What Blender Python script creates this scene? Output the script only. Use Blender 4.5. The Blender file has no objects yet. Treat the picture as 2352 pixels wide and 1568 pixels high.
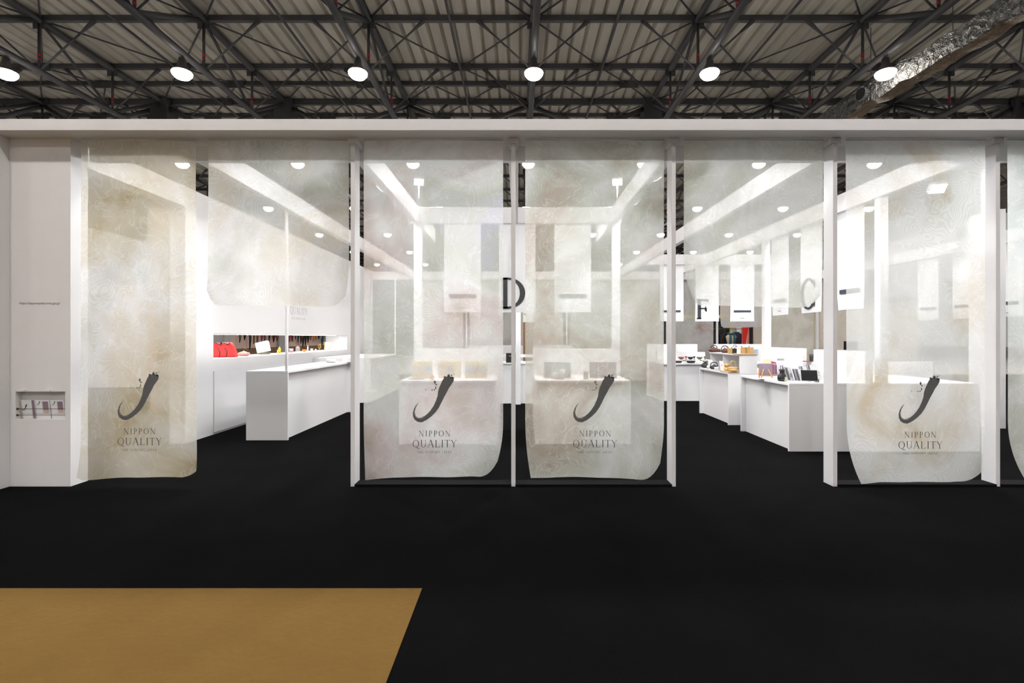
import bpy, math, random
from mathutils import Vector, Matrix
random.seed(7)
S = bpy.context.scene
COL = S.collection
F = 1160.0            # focal length in pixels of the 2352x1568 frame
VX, VY, CH = 1190.0, 774.0, 1.39   # vanishing point and eye height

# ------------------------------------------------------------------ camera
cd = bpy.data.cameras.new('camera')
cam = bpy.data.objects.new('camera', cd); COL.objects.link(cam)
cam.location = (0, 0, CH); cam.rotation_euler = (math.pi/2, 0, 0)
cd.sensor_width = 36; cd.lens = F/2352*36
cd.shift_x = -(VX-1176)/2352; cd.shift_y = -(784-VY)/2352
cd.clip_end = 300; cd.clip_start = .05
S.camera = cam

# ------------------------------------------------------------------ world, exposure
W = bpy.data.worlds.new('hall_air'); S.world = W; W.use_nodes = True
W.node_tree.nodes['Background'].inputs[0].default_value = (.10, .098, .095, 1)
W.node_tree.nodes['Background'].inputs[1].default_value = 3.1
vs = S.view_settings
vs.view_transform = 'Standard'; vs.look = 'None'; vs.gamma = 1; vs.exposure = 0; vs.use_curve_mapping = False
cy = S.cycles
cy.use_adaptive_sampling = True; cy.adaptive_threshold = .03; cy.max_bounces = 6; cy.diffuse_bounces = 4; cy.glossy_bounces = 2; cy.transmission_bounces = 4
cy.transparent_max_bounces = 10; cy.caustics_reflective = False; cy.caustics_refractive = False
cy.sample_clamp_indirect = 4; cy.use_denoising = True

HALL_W = 820.0      # power of a hall lamp
FLOOD_W = 16.5       # power of a booth floodlight

# ------------------------------------------------------------------ materials
MATS = {}
def nodes(name):
    m = bpy.data.materials.new(name); m.use_nodes = True
    nt = m.node_tree; b = nt.nodes['Principled BSDF']
    MATS[name] = m
    return m, nt, b
def mat(name, col, rough=.5, metal=0, vary=.06, scale=6, bump=0, bscale=60, emit=None, estr=0, alpha=1, trans=0, spec=.5):
    m, nt, b = nodes(name); L = nt.links
    tc = nt.nodes.new('ShaderNodeTexCoord')
    n = nt.nodes.new('ShaderNodeTexNoise'); n.inputs['Scale'].default_value = scale; n.inputs['Detail'].default_value = 4
    L.new(tc.outputs['Object'], n.inputs['Vector'])
    mx = nt.nodes.new('ShaderNodeMix'); mx.data_type = 'RGBA'
    mx.inputs[6].default_value = tuple(max(0, c*(1-vary)) for c in col)+(1,)
    mx.inputs[7].default_value = tuple(min(1, c*(1+vary)) for c in col)+(1,)
    L.new(n.outputs[0], mx.inputs[0]); L.new(mx.outputs[2], b.inputs['Base Color'])
    b.inputs['Roughness'].default_value = rough; b.inputs['Metallic'].default_value = metal
    b.inputs['Alpha'].default_value = alpha; b.inputs['Transmission Weight'].default_value = trans
    b.inputs['Specular IOR Level'].default_value = spec
    if bump:
        n2 = nt.nodes.new('ShaderNodeTexNoise'); n2.inputs['Scale'].default_value = bscale; n2.inputs['Detail'].default_value = 3
        L.new(tc.outputs['Object'], n2.inputs['Vector'])
        bp = nt.nodes.new('ShaderNodeBump'); bp.inputs['Strength'].default_value = bump; bp.inputs['Distance'].default_value = .02
        L.new(n2.outputs[0], bp.inputs['Height']); L.new(bp.outputs[0], b.inputs['Normal'])
    if emit:
        b.inputs['Emission Color'].default_value = emit+(1,); b.inputs['Emission Strength'].default_value = estr
        m.cycles.emission_sampling = 'NONE'
    return m
M = MATS
mat('white', (.83, .82, .82), .45, vary=.012, scale=3)
mat('white_gloss', (.85, .85, .86), .3, vary=.01)
mat('paper', (.86, .86, .87), .6, vary=.01, scale=5)
mat('black_carpet', (.0044, .0043, .0046), .95, vary=.3, scale=2.2, bump=.4, bscale=220, spec=.015)
mat('kraft', (.150, .087, .0225), .9, vary=.09, scale=2.5, bump=.35, bscale=28, spec=.1)
mat('concrete', (.33, .32, .31), .85, vary=.12, scale=.6)
mat('steel', (.050, .048, .051), .5, vary=.12, scale=3)
mat('red_tape', (.5, .012, .03), .5)
mat('sill', (.0045, .0045, .005), .9, vary=.1, spec=.08)
mat('ink', (.03, .03, .033), .6)
mat('ink_soft', (.09, .09, .088), .7)
mat('ink_brush', (.125, .125, .122), .7)
mat('ink_pale', (.42, .42, .43), .7)
mat('dark_bar', (.035, .045, .065), .5)
mat('black', (.013, .013, .014), .35)
mat('iron', (.018, .018, .019), .45, bump=.2, bscale=90)
mat('screen', (.006, .006, .007), .12)
mat('wood', (.62, .38, .15), .5, vary=.12, scale=9)
mat('wood_pale', (.70, .52, .29), .55, vary=.1, scale=9)
mat('wood_brown', (.20, .11, .05), .5, vary=.2, scale=7)
mat('red_cloth', (.72, .035, .035), .7, vary=.1, bump=.15)
mat('pink_clay', (.52, .27, .23), .6)
mat('brown_clay', (.10, .035, .022), .35)
mat('brick_clay', (.30, .075, .05), .45)
mat('olive', (.12, .12, .07), .4)
mat('ceramic', (.75, .74, .71), .3)
mat('yellow', (.62, .52, .05), .4)
mat('cream', (.72, .66, .47), .6, vary=.1)
mat('acrylic', (.9, .92, .93), .08, alpha=.22)
mat('glass_blue', (.35, .42, .5), .15, alpha=.7)
mat('gold', (.75, .55, .2), .3, metal=.9)
mat('red', (.6, .02, .015), .45)
mat('orange', (.75, .26, .06), .5)
mat('magenta', (.34, .05, .14), .5)
mat('mauve', (.27, .20, .25), .6, vary=.25, scale=30)
mat('grey_print', (.30, .30, .33), .6, vary=.3, scale=26)
mat('peach', (.68, .50, .42), .7, vary=.05)
mat('beige', (.48, .43, .35), .8, vary=.1)
mat('grey_wall', (.40, .39, .38), .7, vary=.05)
mat('teal_cloth', (.02, .08, .10), .9, vary=.3, scale=20)
mat('navy', (.012, .016, .045), .7)
mat('sand_cloth', (.5, .42, .32), .9)
mat('dark_wall', (.012, .011, .010), .8)
mat('blue_box', (.03, .07, .16), .5)
mat('lamp_lens', (1, 1, 1), .3, emit=(1, .96, .9), estr=60)
mat('flood_lens', (1, 1, 1), .3, emit=(1, .98, .97), estr=22)
mat('lit_box', (.95, .95, .93), .4, emit=(1, 1, .97), estr=.7)
mat('flood_body', (.55, .55, .55), .4)
mat('blue_card', (.42, .56, .72), .5)
mat('yellow_board', (.80, .66, .22), .6, vary=.12, scale=14)

def deck_mat():
    m, nt, b = nodes('deck'); L = nt.links
    tc = nt.nodes.new('ShaderNodeTexCoord'); mp = nt.nodes.new('ShaderNodeMapping')
    mp.inputs['Scale'].default_value = (3.5, .12, 1); L.new(tc.outputs['Object'], mp.inputs[0])
    n = nt.nodes.new('ShaderNodeTexNoise'); n.inputs['Scale'].default_value = 1; n.inputs['Detail'].default_value = 6
    L.new(mp.outputs[0], n.inputs['Vector'])
    r = nt.nodes.new('ShaderNodeValToRGB')
    r.color_ramp.elements[0].position = .3; r.color_ramp.elements[0].color = (.43, .395, .33, 1)
    r.color_ramp.elements[1].position = .75; r.color_ramp.elements[1].color = (.56, .525, .46, 1)
    L.new(n.outputs[0], r.inputs[0]); L.new(r.outputs[0], b.inputs['Base Color']); b.inputs['Roughness'].default_value = .7
deck_mat()
def foil_mat(name, col, metal):
    m, nt, b = nodes(name); L = nt.links
    tc = nt.nodes.new('ShaderNodeTexCoord')
    v = nt.nodes.new('ShaderNodeTexVoronoi'); v.inputs['Scale'].default_value = 5.5
    n = nt.nodes.new('ShaderNodeTexNoise'); n.inputs['Scale'].default_value = 9; n.inputs['Distortion'].default_value = 2.2
    L.new(tc.outputs['Object'], v.inputs['Vector']); L.new(tc.outputs['Object'], n.inputs['Vector'])
    ad = nt.nodes.new('ShaderNodeMath'); ad.operation = 'ADD'; L.new(v.outputs[0], ad.inputs[0]); L.new(n.outputs[0], ad.inputs[1])
    bp = nt.nodes.new('ShaderNodeBump'); bp.inputs['Strength'].default_value = 1; bp.inputs['Distance'].default_value = .12
    L.new(ad.outputs[0], bp.inputs['Height']); L.new(bp.outputs[0], b.inputs['Normal'])
    b.inputs['Base Color'].default_value = col; b.inputs['Metallic'].default_value = metal; b.inputs['Roughness'].default_value = .42
foil_mat('foil', (.20, .195, .185, 1), .9)
foil_mat('foil_carpet_tint', (.26, .19, .12, 1), .35)  # brown of the reflected carpet put into the foil colour

def sheer_mat(name, cols, seed, opac=.63):
    """printed translucent voile: marbled print, pale veins, fine watered (moire) weave"""
    m, nt, b = nodes(name); L = nt.links; N = nt.nodes
    N.remove(b); out = N['Material Output']
    tc = N.new('ShaderNodeTexCoord'); mp = N.new('ShaderNodeMapping')
    mp.inputs['Location'].default_value = (seed*3.7, seed*1.3, seed*2.1); L.new(tc.outputs['Object'], mp.inputs[0])
    def noise(scale, det, dist, rough=.55):
        n = N.new('ShaderNodeTexNoise'); n.inputs['Scale'].default_value = scale; n.inputs['Detail'].default_value = det
        n.inputs['Distortion'].default_value = dist; n.inputs['Roughness'].default_value = rough
        L.new(mp.outputs[0], n.inputs['Vector']); return n.outputs[0]
    n1 = noise(1.15, 5, .5, .55)
    r = N.new('ShaderNodeValToRGB'); els = r.color_ramp.elements
    els[0].position = .28; els[0].color = cols[0]+(1,); els[1].position = .72; els[1].color = cols[-1]+(1,)
    for i, c in enumerate(cols[1:-1]):
        e = els.new(.28+.44*(i+1)/(len(cols)-1)); e.color = c+(1,)
    L.new(n1, r.inputs[0])
    # pale veins
    n2 = noise(2.3, 2, 2.6)
    def math_(op, a, b_=None, clamp=False):
        q = N.new('ShaderNodeMath'); q.operation = op; q.use_clamp = clamp
        for i, v in enumerate((a, b_)):
            if v is None: continue
            if isinstance(v, (int, float)): q.inputs[i].default_value = v
            else: L.new(v, q.inputs[i])
        return q.outputs[0]
    d = math_('ABSOLUTE', math_('SUBTRACT', n2, .5))
    vein = math_('MULTIPLY', math_('SUBTRACT', 1, math_('MULTIPLY', d, 46), True), .30)
    mx = N.new('ShaderNodeMix'); mx.data_type = 'RGBA'; L.new(vein, mx.inputs[0]); L.new(r.outputs[0], mx.inputs[6])
    mx.inputs[7].default_value = (.90, .90, .87, 1)
    # watered weave
    n3 = noise(1.9, 2, .25, .45)
    n3b = noise(6.0, 1, .2)
    ph = math_('ADD', math_('MULTIPLY', n3, 340), math_('MULTIPLY', n3b, 30))
    wv = math_('SINE', ph)
    amp = math_('MULTIPLY', math_('SUBTRACT', noise(1.1, 1, 0), .28, True), .13)
    op = math_('ADD', math_('MULTIPLY', wv, amp), opac)
    op = math_('ADD', op, math_('MULTIPLY', math_('SUBTRACT', n1, .5), .16))
    op = math_('ADD', op, math_('MULTIPLY', vein, .12), True)
    df = N.new('ShaderNodeBsdfDiffuse'); tl = N.new('ShaderNodeBsdfTranslucent'); tr = N.new('ShaderNodeBsdfTransparent')
    L.new(mx.outputs[2], df.inputs[0]); L.new(mx.outputs[2], tl.inputs[0])
    m1 = N.new('ShaderNodeMixShader'); m1.inputs[0].default_value = .6
    L.new(df.outputs[0], m1.inputs[1]); L.new(tl.outputs[0], m1.inputs[2])
    m2 = N.new('ShaderNodeMixShader'); L.new(op, m2.inputs[0]); L.new(tr.outputs[0], m2.inputs[1]); L.new(m1.outputs[0], m2.inputs[2])
    L.new(m2.outputs[0], out.inputs[0])
    return m
GRN, BEI, OCH, PNK, LIL, PAL, BRN = (.69, .71, .63), (.76, .72, .61), (.56, .44, .25), (.77, .68, .65), (.70, .71, .77), (.87, .88, .85), (.56, .48, .39)
sheer_mat('sheer_ochre', [(.57, .45, .25), (.71, .64, .49), BEI, PAL, GRN], 1)
sheer_mat('sheer_green', [(.58, .57, .44), GRN, PAL, BEI, PAL], 2)
sheer_mat('sheer_pink', [BRN, PNK, PAL, GRN, LIL], 3)
sheer_mat('sheer_multi', [BEI, BRN, GRN, PAL, PNK], 4)
sheer_mat('sheer_olive', [PNK, GRN, PAL, GRN, BEI], 5)
sheer_mat('sheer_cream', [(.58, .45, .24), BEI, PAL, PAL, GRN], 6)
sheer_mat('sheer_mint', [GRN, PAL, (.74, .80, .77), PAL, BEI], 7)
sheer_mat('sheer_rear', [BRN, PNK, BEI, (.66, .65, .62), LIL], 8, .82)

# ------------------------------------------------------------------ geometry helpers
class G:
    def __init__(s): s.v = []; s.f = []; s.sm = []
    def add(s, vs, fs, smooth=False):
        o = len(s.v); s.v += [tuple(p) for p in vs]; s.f += [tuple(i+o for i in f) for f in fs]; s.sm += [smooth]*len(fs); return s
    def box(s, x0, x1, y0, y1, z0, z1):
        v = [(x, y, z) for z in (z0, z1) for y in (y0, y1) for x in (x0, x1)]
        return s.add(v, [(0, 2, 3, 1), (4, 5, 7, 6), (0, 1, 5, 4), (2, 6, 7, 3), (0, 4, 6, 2), (1, 3, 7, 5)])
    def obox(s, c, size, rot=(0, 0, 0)):
        from mathutils import Euler
        m = Euler(rot).to_matrix(); c = Vector(c)
        h = [q/2 for q in size]
        v = [c+m @ Vector((a*h[0], b*h[1], d*h[2])) for d in (-1, 1) for b in (-1, 1) for a in (-1, 1)]
        return s.add(v, [(0, 2, 3, 1), (4, 5, 7, 6), (0, 1, 5, 4), (2, 6, 7, 3), (0, 4, 6, 2), (1, 3, 7, 5)])
    def tube(s, pts, r, n=10, cap=True, closed=False):
        pts = [Vector(p) for p in pts]; k = len(pts); o = len(s.v); vs = []; fs = []
        rr = r if isinstance(r, (list, tuple)) else [r]*k
        for i, p in enumerate(pts):
            a = pts[(i-1) % k] if (closed or i > 0) else p; b = pts[(i+1) % k] if (closed or i < k-1) else p
            d = (b-a).normalized(); up = Vector((0, 0, 1)) if abs(d.z) < .95 else Vector((0, 1, 0))
            u = d.cross(up).normalized(); w = u.cross(d)
            for j in range(n):
                t = 2*math.pi*(j+.5)/n; vs.append(p+(u*math.cos(t)+w*math.sin(t))*rr[i])
        m = k if closed else k-1
        for i in range(m):
            for j in range(n):
                a, b = i*n+j, i*n+(j+1) % n; c, d = ((i+1) % k)*n+(j+1) % n, ((i+1) % k)*n+j
                fs.append((a, b, c, d))
        s.add(vs, fs, n > 4)
        if cap and not closed:
            s.f.append(tuple(o+j for j in reversed(range(n)))); s.f.append(tuple(o+(k-1)*n+j for j in range(n))); s.sm += [False]*2
        return s
    def bar(s, a, b, w, h=None):      # square bar between two points
        return s.tube([a, b], w*.7071, 4)
    def lathe(s, prof, c=(0, 0, 0), n=20, sx=1, sy=1):
        vs = []; fs = []
        for r, z in prof:
            for j in range(n):
                t = 2*math.pi*j/n; vs.append((c[0]+r*sx*math.cos(t), c[1]+r*sy*math.sin(t), c[2]+z))
        for i in range(len(prof)-1):
            for j in range(n):
                fs.append((i*n+j, i*n+(j+1) % n, (i+1)*n+(j+1) % n, (i+1)*n+j))
        return s.add(vs, fs, True)
    def prism(s, poly, o, r, u, depth):   # polygon in (r,u) plane extruded along r x u by depth
        o, r, u = Vector(o), Vector(r), Vector(u); nrm = r.cross(u).normalized(); k = len(poly)
        a = [o+r*p[0]+u*p[1] for p in poly]; b = [p+nrm*depth for p in a]
        return s.add(a+b, [tuple(reversed(range(k))), tuple(range(k, 2*k))]+[(i, (i+1) % k, (i+1) % k+k, i+k) for i in range(k)])
    def mesh(s, name):
        me = bpy.data.meshes.new(name); me.from_pydata(s.v, [], s.f); me.update()
        me.polygons.foreach_set('use_smooth', s.sm); return me
def link(name, data, m=None, parent=None, loc=None):
    o = bpy.data.objects.new(name, data); COL.objects.link(o)
    if m is not None and data is not None and not data.materials: data.materials.append(M[m])
    if parent is not None: o.parent = parent
    if loc is not None: o.location = loc
    return o
def mk(name, g, m, parent=None, loc=None):
    return link(name, g.mesh(name), m, parent, loc)
def tag(o, label=None, cat=None, group=None, kind=None):
    if label: o['label'] = label
    if cat: o['category'] = cat
    if group: o['group'] = group
    if kind: o['kind'] = kind
    return o
def thing(name, label, cat, loc=(0, 0, 0), rz=0, group=None, kind=None):
    o = bpy.data.objects.new(name, None); COL.objects.link(o); o.location = loc; o.rotation_euler = (0, 0, rz)
    o.empty_display_size = .1
    return tag(o, label, cat, group, kind)
def bev(o, w=.004, seg=2):
    b = o.modifiers.new('bevel', 'BEVEL'); b.width = w; b.segments = seg; b.limit_method = 'ANGLE'; return o
def PX(x, ppm): return (x-VX)/ppm
def PZ(y, ppm): return CH+(VY-y)/ppm
def PY(ppm): return F/ppm

def ORD2(i):
    t = ['', 'twenty-', 'thirty-', 'forty-', 'fifty-'][i//12] if i >= 12 else ''
    return (ORD[i] if i < 12 else f'{ORD[i % 12]} of the {["", "second", "third", "fourth"][i//12]} dozen')
ORD = ['first', 'second', 'third', 'fourth', 'fifth', 'sixth', 'seventh', 'eighth', 'ninth', 'tenth', 'eleventh', 'twelfth']
# ------------------------------------------------------------------ lettering (serif glyphs drawn from strokes)
def gl_arc(cx, cy, rx, ry, a0, a1, wx, wy, n=18):
    o = []; i_ = []
    for k in range(n+1):
        a = math.radians(a0+(a1-a0)*k/n); c, s = math.cos(a), math.sin(a)
        o.append((cx+rx*c, cy+ry*s)); i_.append((cx+(rx-wx)*c, cy+(ry-wy)*s))
    return [[o[k], o[k+1], i_[k+1], i_[k]] for k in range(n)]
def rect(x0, x1, y0, y1): return [[(x0, y0), (x1, y0), (x1, y1), (x0, y1)]]
def stroke(x0, y0, x1, y1, w):   # w: horizontal width
    return [[(x0-w/2, y0), (x0+w/2, y0), (x1+w/2, y1), (x1-w/2, y1)]]
def glyph(c, T=.115, t=.045):
    """returns polygons and advance, cap height 1"""
    se = lambda x, y, h=.12: rect(x-h, x+h, y, y+t*.8) if y < .5 else rect(x-h, x+h, y-t*.8, y)
    st = lambda x, w=T: rect(x-w/2, x+w/2, 0, 1)
    P = []; adv = .8
    if c == 'I': P = st(.2)+se(.2, 0)+se(.2, 1); adv = .4
    elif c == 'N': P = rect(.14, .14+t, 0, 1)+rect(.78, .78+t, 0, 1)+stroke(.16, 1, .79, 0, T*1.1)+se(.16, 0, .1)+se(.80, 1, .1)+se(.13, 1, .1); adv = .96
    elif c in 'PRFEDLT' and c != 'T':
        P = st(.2)+se(.18, 0)+rect(.06, .2, 1-t*.8, 1)
        if c in 'PR': P += gl_arc(.3, .72, .32, .28, -90, 90, T, t)+rect(.2, .31, 1-t, 1)+rect(.2, .31, .44, .44+t); adv = .7
        if c == 'R': P += stroke(.36, .46, .72, 0, T)+rect(.64, .82, 0, t*.8); adv = .84
        if c == 'D': P += gl_arc(.3, .5, .56, .5, -90, 90, T, t, 26)+rect(.06, .31, 1-t, 1)+rect(.06, .31, 0, t); adv = .94
        if c in 'FE': P += [[(.47, .5), (.53, .37), (.58, .37), (.58, .5+t), (.47, .5+t)]] if t > .06 else []
        if c in 'FE': P += rect(.2, .66, 1-t, 1)+[[(.66, 1), (.66-t*.9, 1-t), (.66-t*.4, .80), (.66, .80)]]+rect(.2, .54, .5, .5+t)+rect(.54-t*.8, .54, .41, .64); adv = .72
        if c in 'EL': P += rect(.2, .68, 0, t)+[[(.70, .22), (.66, .22), (.62, t), (.68, 0)]]; adv = .76
    elif c in 'OQ':
        P = gl_arc(.48, .5, .44, .51, 0, 360, T, t, 36); adv = .96
        if c == 'Q': P += [[(.36, .03), (.50, .05), (.95, -.17), (.84, -.22)]]+[[(.84, -.22), (.95, -.17), (1.06, -.15), (1.05, -.19)]]
    elif c == 'U': P = gl_arc(.46, .36, .32, .38, 180, 360, T*.8, t)+rect(.14, .14+T, .36, 1)+rect(.78-t, .78, .36, 1)+se(.2, 1)+se(.76, 1, .1); adv = .92
    elif c == 'A': P = stroke(.10, 0, .43, 1, t*1.1)+stroke(.78, 0, .43, 1.02, T*1.15)+rect(.22, .66, .33, .33+t)+se(.10, 0, .1)+se(.78, 0, .12); adv = .88
    elif c == 'T': P = st(.38)+rect(.02, .74, 1-t, 1)+se(.38, 0)+rect(.02, .02+t*.8, .8, 1)+rect(.74-t*.8, .74, .8, 1); adv = .76
    elif c == 'Y': P = rect(.42-T/2, .42+T/2, 0, .48)+stroke(.42, .46, .10, 1, T*1.1)+stroke(.42, .46, .74, 1, t*1.2)+se(.42, 0)+se(.1, 1, .1)+se(.74, 1, .1); adv = .82
    elif c == 'M': P = rect(.14, .14+t, 0, 1)+rect(.90, .90+T, 0, 1)+stroke(.18, 1, .54, 0, T)+stroke(.54, 0, .93, 1, t*1.2)+se(.16, 0, .1)+se(.95, 0, .12)+se(.12, 1, .08)+se(.97, 1, .1); adv = 1.12
    elif c == 'S': P = gl_arc(.33, .74, .25, .27, 20, 250, T*.8, t)+gl_arc(.33, .27, .27, .28, -160, 80, T*.9, t)+stroke(.42, .40, .24, .62, T*1.3); adv = .68
    elif c == 'J': P = rect(.2, .2+T, .05, 1)+gl_arc(.14, .06, .12+T*.4, .28, 180+70, 360, T*.7, t)+se(.26, 1); adv = .46
    elif c == 'C': P = gl_arc(.50, .5, .46, .51, 42, 318, T, t, 34)+[[(.82, .98), (.86, .98), (.86, .66), (.82, .74)]]+[[(.80, .25), (.86, .33), (.86, .05), (.83, .05)]]; adv = .92
    elif c == '0': P = gl_arc(.33, .5, .28, .5, 0, 360, T*.8, t, 28); adv = .68
    elif c == '1': P = st(.3, T*.8)+se(.3, 0)+stroke(.14, .86, .3, 1, t); adv = .56
    elif c == '2': P = gl_arc(.32, .72, .26, .28, -30, 180, T*.8, t)+stroke(.12, .04, .52, .58, T*.9)+rect(.08, .6, 0, t*1.4); adv = .66
    elif c == ' ': adv = .5
    return P, adv
def text_polys(txt, T=.115, t=.045, track=.12):
    out = []; x = 0
    for c in txt:
        P, a = glyph(c, T, t)
        out += [[(p[0]+x, p[1]) for p in q] for q in P]; x += a+track
    return out, x-track
def flat(name, polys, m, o, r, u, parent=None, scale=1, dx=0):
    g = G(); o, r, u = Vector(o), Vector(r), Vector(u); n = r.cross(u)
    for q in polys:
        pts = [o+r*((p[0]+dx)*scale)+u*(p[1]*scale) for p in q]
        a = sum(q[i][0]*q[(i+1) % len(q)][1]-q[(i+1) % len(q)][0]*q[i][1] for i in range(len(q)))
        g.add(pts, [tuple(range(len(q))) if a > 0 else tuple(reversed(range(len(q))))])
    return mk(name, g, m, parent)
def words(txt, width, m, centre, r, u, parent=None, T=.115, t=.045, track=.12, name='lettering'):
    P, w = text_polys(txt, T, t, track); s = width/w
    return flat(name, P, m, centre, r, u, parent, s, -w/2)
def plain_text(txt, width, m, centre, r, u, parent=None, name='lettering'):
    c = bpy.data.curves.new(name, 'FONT'); c.body = txt; c.resolution_u = 3
    o = bpy.data.objects.new('tmp', c); COL.objects.link(o)
    me = bpy.data.meshes.new_from_object(o.evaluated_get(bpy.context.evaluated_depsgraph_get()))
    bpy.data.objects.remove(o)
    xs = [v.co.x for v in me.vertices]; w = max(xs)-min(xs); s = width/w
    r, u, o_ = Vector(r), Vector(u), Vector(centre)
    for v in me.vertices: v.co = o_+r*((v.co.x-min(xs)-w/2)*s)+u*(v.co.y*s)
    me.update()
    return link(name, me, m, parent)
# the brush stroke emblem, in pixels of the nearest curtain (origin at 320, 908)
OUT = [(800, 165), (797, 215), (760, 275), (720, 330), (685, 400), (640, 480), (590, 580), (545, 670), (490, 750), (420, 820), (340, 880), (250, 925), (180, 915), (130, 880), (102, 825), (98, 760), (118, 690), (150, 635), (205, 580)]
INN = [(770, 150), (690, 135), (628, 170), (600, 215), (578, 270), (550, 330), (530, 400), (522, 470), (495, 550), (455, 640), (400, 720), (350, 775), (300, 815), (240, 840), (190, 845), (150, 815), (138, 770), (150, 690), (203, 582)]
def brush_polys():
    f = lambda p: ((p[0]/7.464-60)/246.7, (68-p[1]/7.464)/246.7)
    o = [f(p) for p in OUT]; i_ = [f(p) for p in INN]
    lp = lambda a, b, t: (a[0]+(b[0]-a[0])*t, a[1]+(b[1]-a[1])*t)
    P = []
    for k in range(len(o)-1):
        if k < 11: P.append([o[k], o[k+1], i_[k+1], i_[k]])
        else:
            t0, t1 = (k-11)/7, (k-10)/7       # dry streak opening along the hook
            P.append([o[k], o[k+1], lp(o[k+1], i_[k+1], .62), lp(o[k], i_[k], .62 if k > 11 else .7)])
            if k < 16: P.append([lp(o[k], i_[k], .70+.06*t0), lp(o[k+1], i_[k+1], .70+.06*t1), i_[k+1], i_[k]])
    def blob(x, y, rx, ry, n=9): return [[f((x+rx*math.cos(2*math.pi*k/n)*(1+.2*math.sin(3*k)), y+ry*math.sin(2*math.pi*k/n))) for k in range(n)]]
    N0 = len(P)
    P += blob(475, 238, 17, 30)+blob(498, 278, 16, 13)+blob(320, 366, 9, 10)+blob(428, 374, 11, 11)+blob(490, 335, 10, 26)+blob(465, 368, 15, 10)
    P += blob(712, 128, 24, 26)+blob(645, 150, 22, 16)+blob(775, 160, 26, 14)
    P += [[f(p) for p in ((752, 95), (748, 150), (775, 130))]]+[[f(p) for p in ((765, 118), (800, 112), (815, 88), (800, 100))]]
    return P, N0, [[f(p) for p in OUT]+[f(p) for p in reversed(INN)]]
BR, NB, BR_SMALL = brush_polys()
def emblem(parent, o, r, u, s=1, mb='ink_brush', texts=True, ml='ink_soft', name='brush_mark'):
    o, r, u = Vector(o), Vector(r), Vector(u)
    flat(name, BR[:NB], mb, o, r, u, parent, s)
    for q_ in BR[NB:]: flat('ink_splash', [q_], mb, o, r, u, parent, s)
    if texts:
        words('NIPPON', .298*s, ml, o+u*(-.356*s)+r*.012*s, r, u, parent, track=.17)
        words('QUALITY', .412*s, ml, o+u*(-.457*s)+r*.012*s, r, u, parent, track=.10)
        words('SME SUPPORT JAPAN', .322*s, ml, o+u*(-.512*s)+r*.012*s, r, u, parent, .13, .06, .2)

# ================================================================== THE HALL
g = G(); g.box(-70, 70, -45, 110, -.06, -.0085)
tag(mk('floor', g, 'concrete'), kind='structure')
g = G(); g.box(-16, 20, -7, 19, -.008, -.001)
tag(mk('carpet', g, 'black_carpet'), 'black carpet laid under and in front of the white booth', 'carpet')
# brown carpet beside the camera
yb = PY((1352-VY)/CH); ppb = (1352-VY)/CH
g = G(); g.box(-11, PX(969.5, ppb), -5, yb, 0, .004)
tag(mk('kraft_carpet', g, 'kraft'), 'flat mustard brown carpet at the lower left on the black floor', 'carpet')

tag(mk('wall_back', G().box(-70, 70, 96, 96.3, 0, 14), 'dark_wall'), kind='structure')
# corrugated roof deck
DZ = 13.12
g = G(); p = .504; xs = []
x = -46.0
while x < 46:
    xs += [(x, 0), (x+.17, 0), (x+.252, .16), (x+.334, 0)]; x += p
ys = (-30, 105)
vv = [(a, y, DZ+b) for y in ys for a, b in xs]; n = len(xs)
g.add(vv, [(i, i+n, i+n+1, i+1) for i in range(n-1)])
tag(mk('ceiling', g, 'deck'), kind='structure')

# trusses running away from the viewer
TX = [.55+6*k for k in range(-5, 6)]
ROWS = [8.41, 11.74, 15.07, 18.40, 21.73, 24.9, 28.2, 31.5, 34.8]
FAR = [34.8+3.33*i for i in range(18)]
ZT, ZB = 12.92, 11.08
ordn = ['outermost left', 'second from left', 'third from left', 'fourth from left', 'fifth from left', 'central', 'fifth from right', 'fourth from right', 'third from right', 'second from right', 'outermost right']
def shared(fn):
    c = {}
    def w(*k):
        if k not in c: c[k] = fn(*k)
        return c[k]
    return w
vert_me = G().tube([(0, 0, ZB), (0, 0, ZT)], .05, 8).mesh('vertical')
tape_me = G().tube([(0, 0, 0), (0, 0, .085)], .056, 8).mesh('tape'); 
for q in (vert_me,): q.materials.append(M['steel'])
tape_me.materials.append(M['red_tape'])
@shared
def diag_me(dy, up):
    g = G().tube([(0, 0, ZB if up else ZT), (0, dy, ZT if up else ZB)], .085 if up else .055, 8); me = g.mesh('diagonal'); me.materials.append(M['steel']); return me
@shared
def knee_me(sx):
    a, b = Vector((0, 0, ZB)), Vector((sx*2.02, 0, ZT)); c = b+(a-b)*.24
    g = G().tube([a, b], .035, 6).tube([c, b], [.04, .09], 6); me = g.mesh('knee_brace'); me.materials.append(M['steel']); return me
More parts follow.
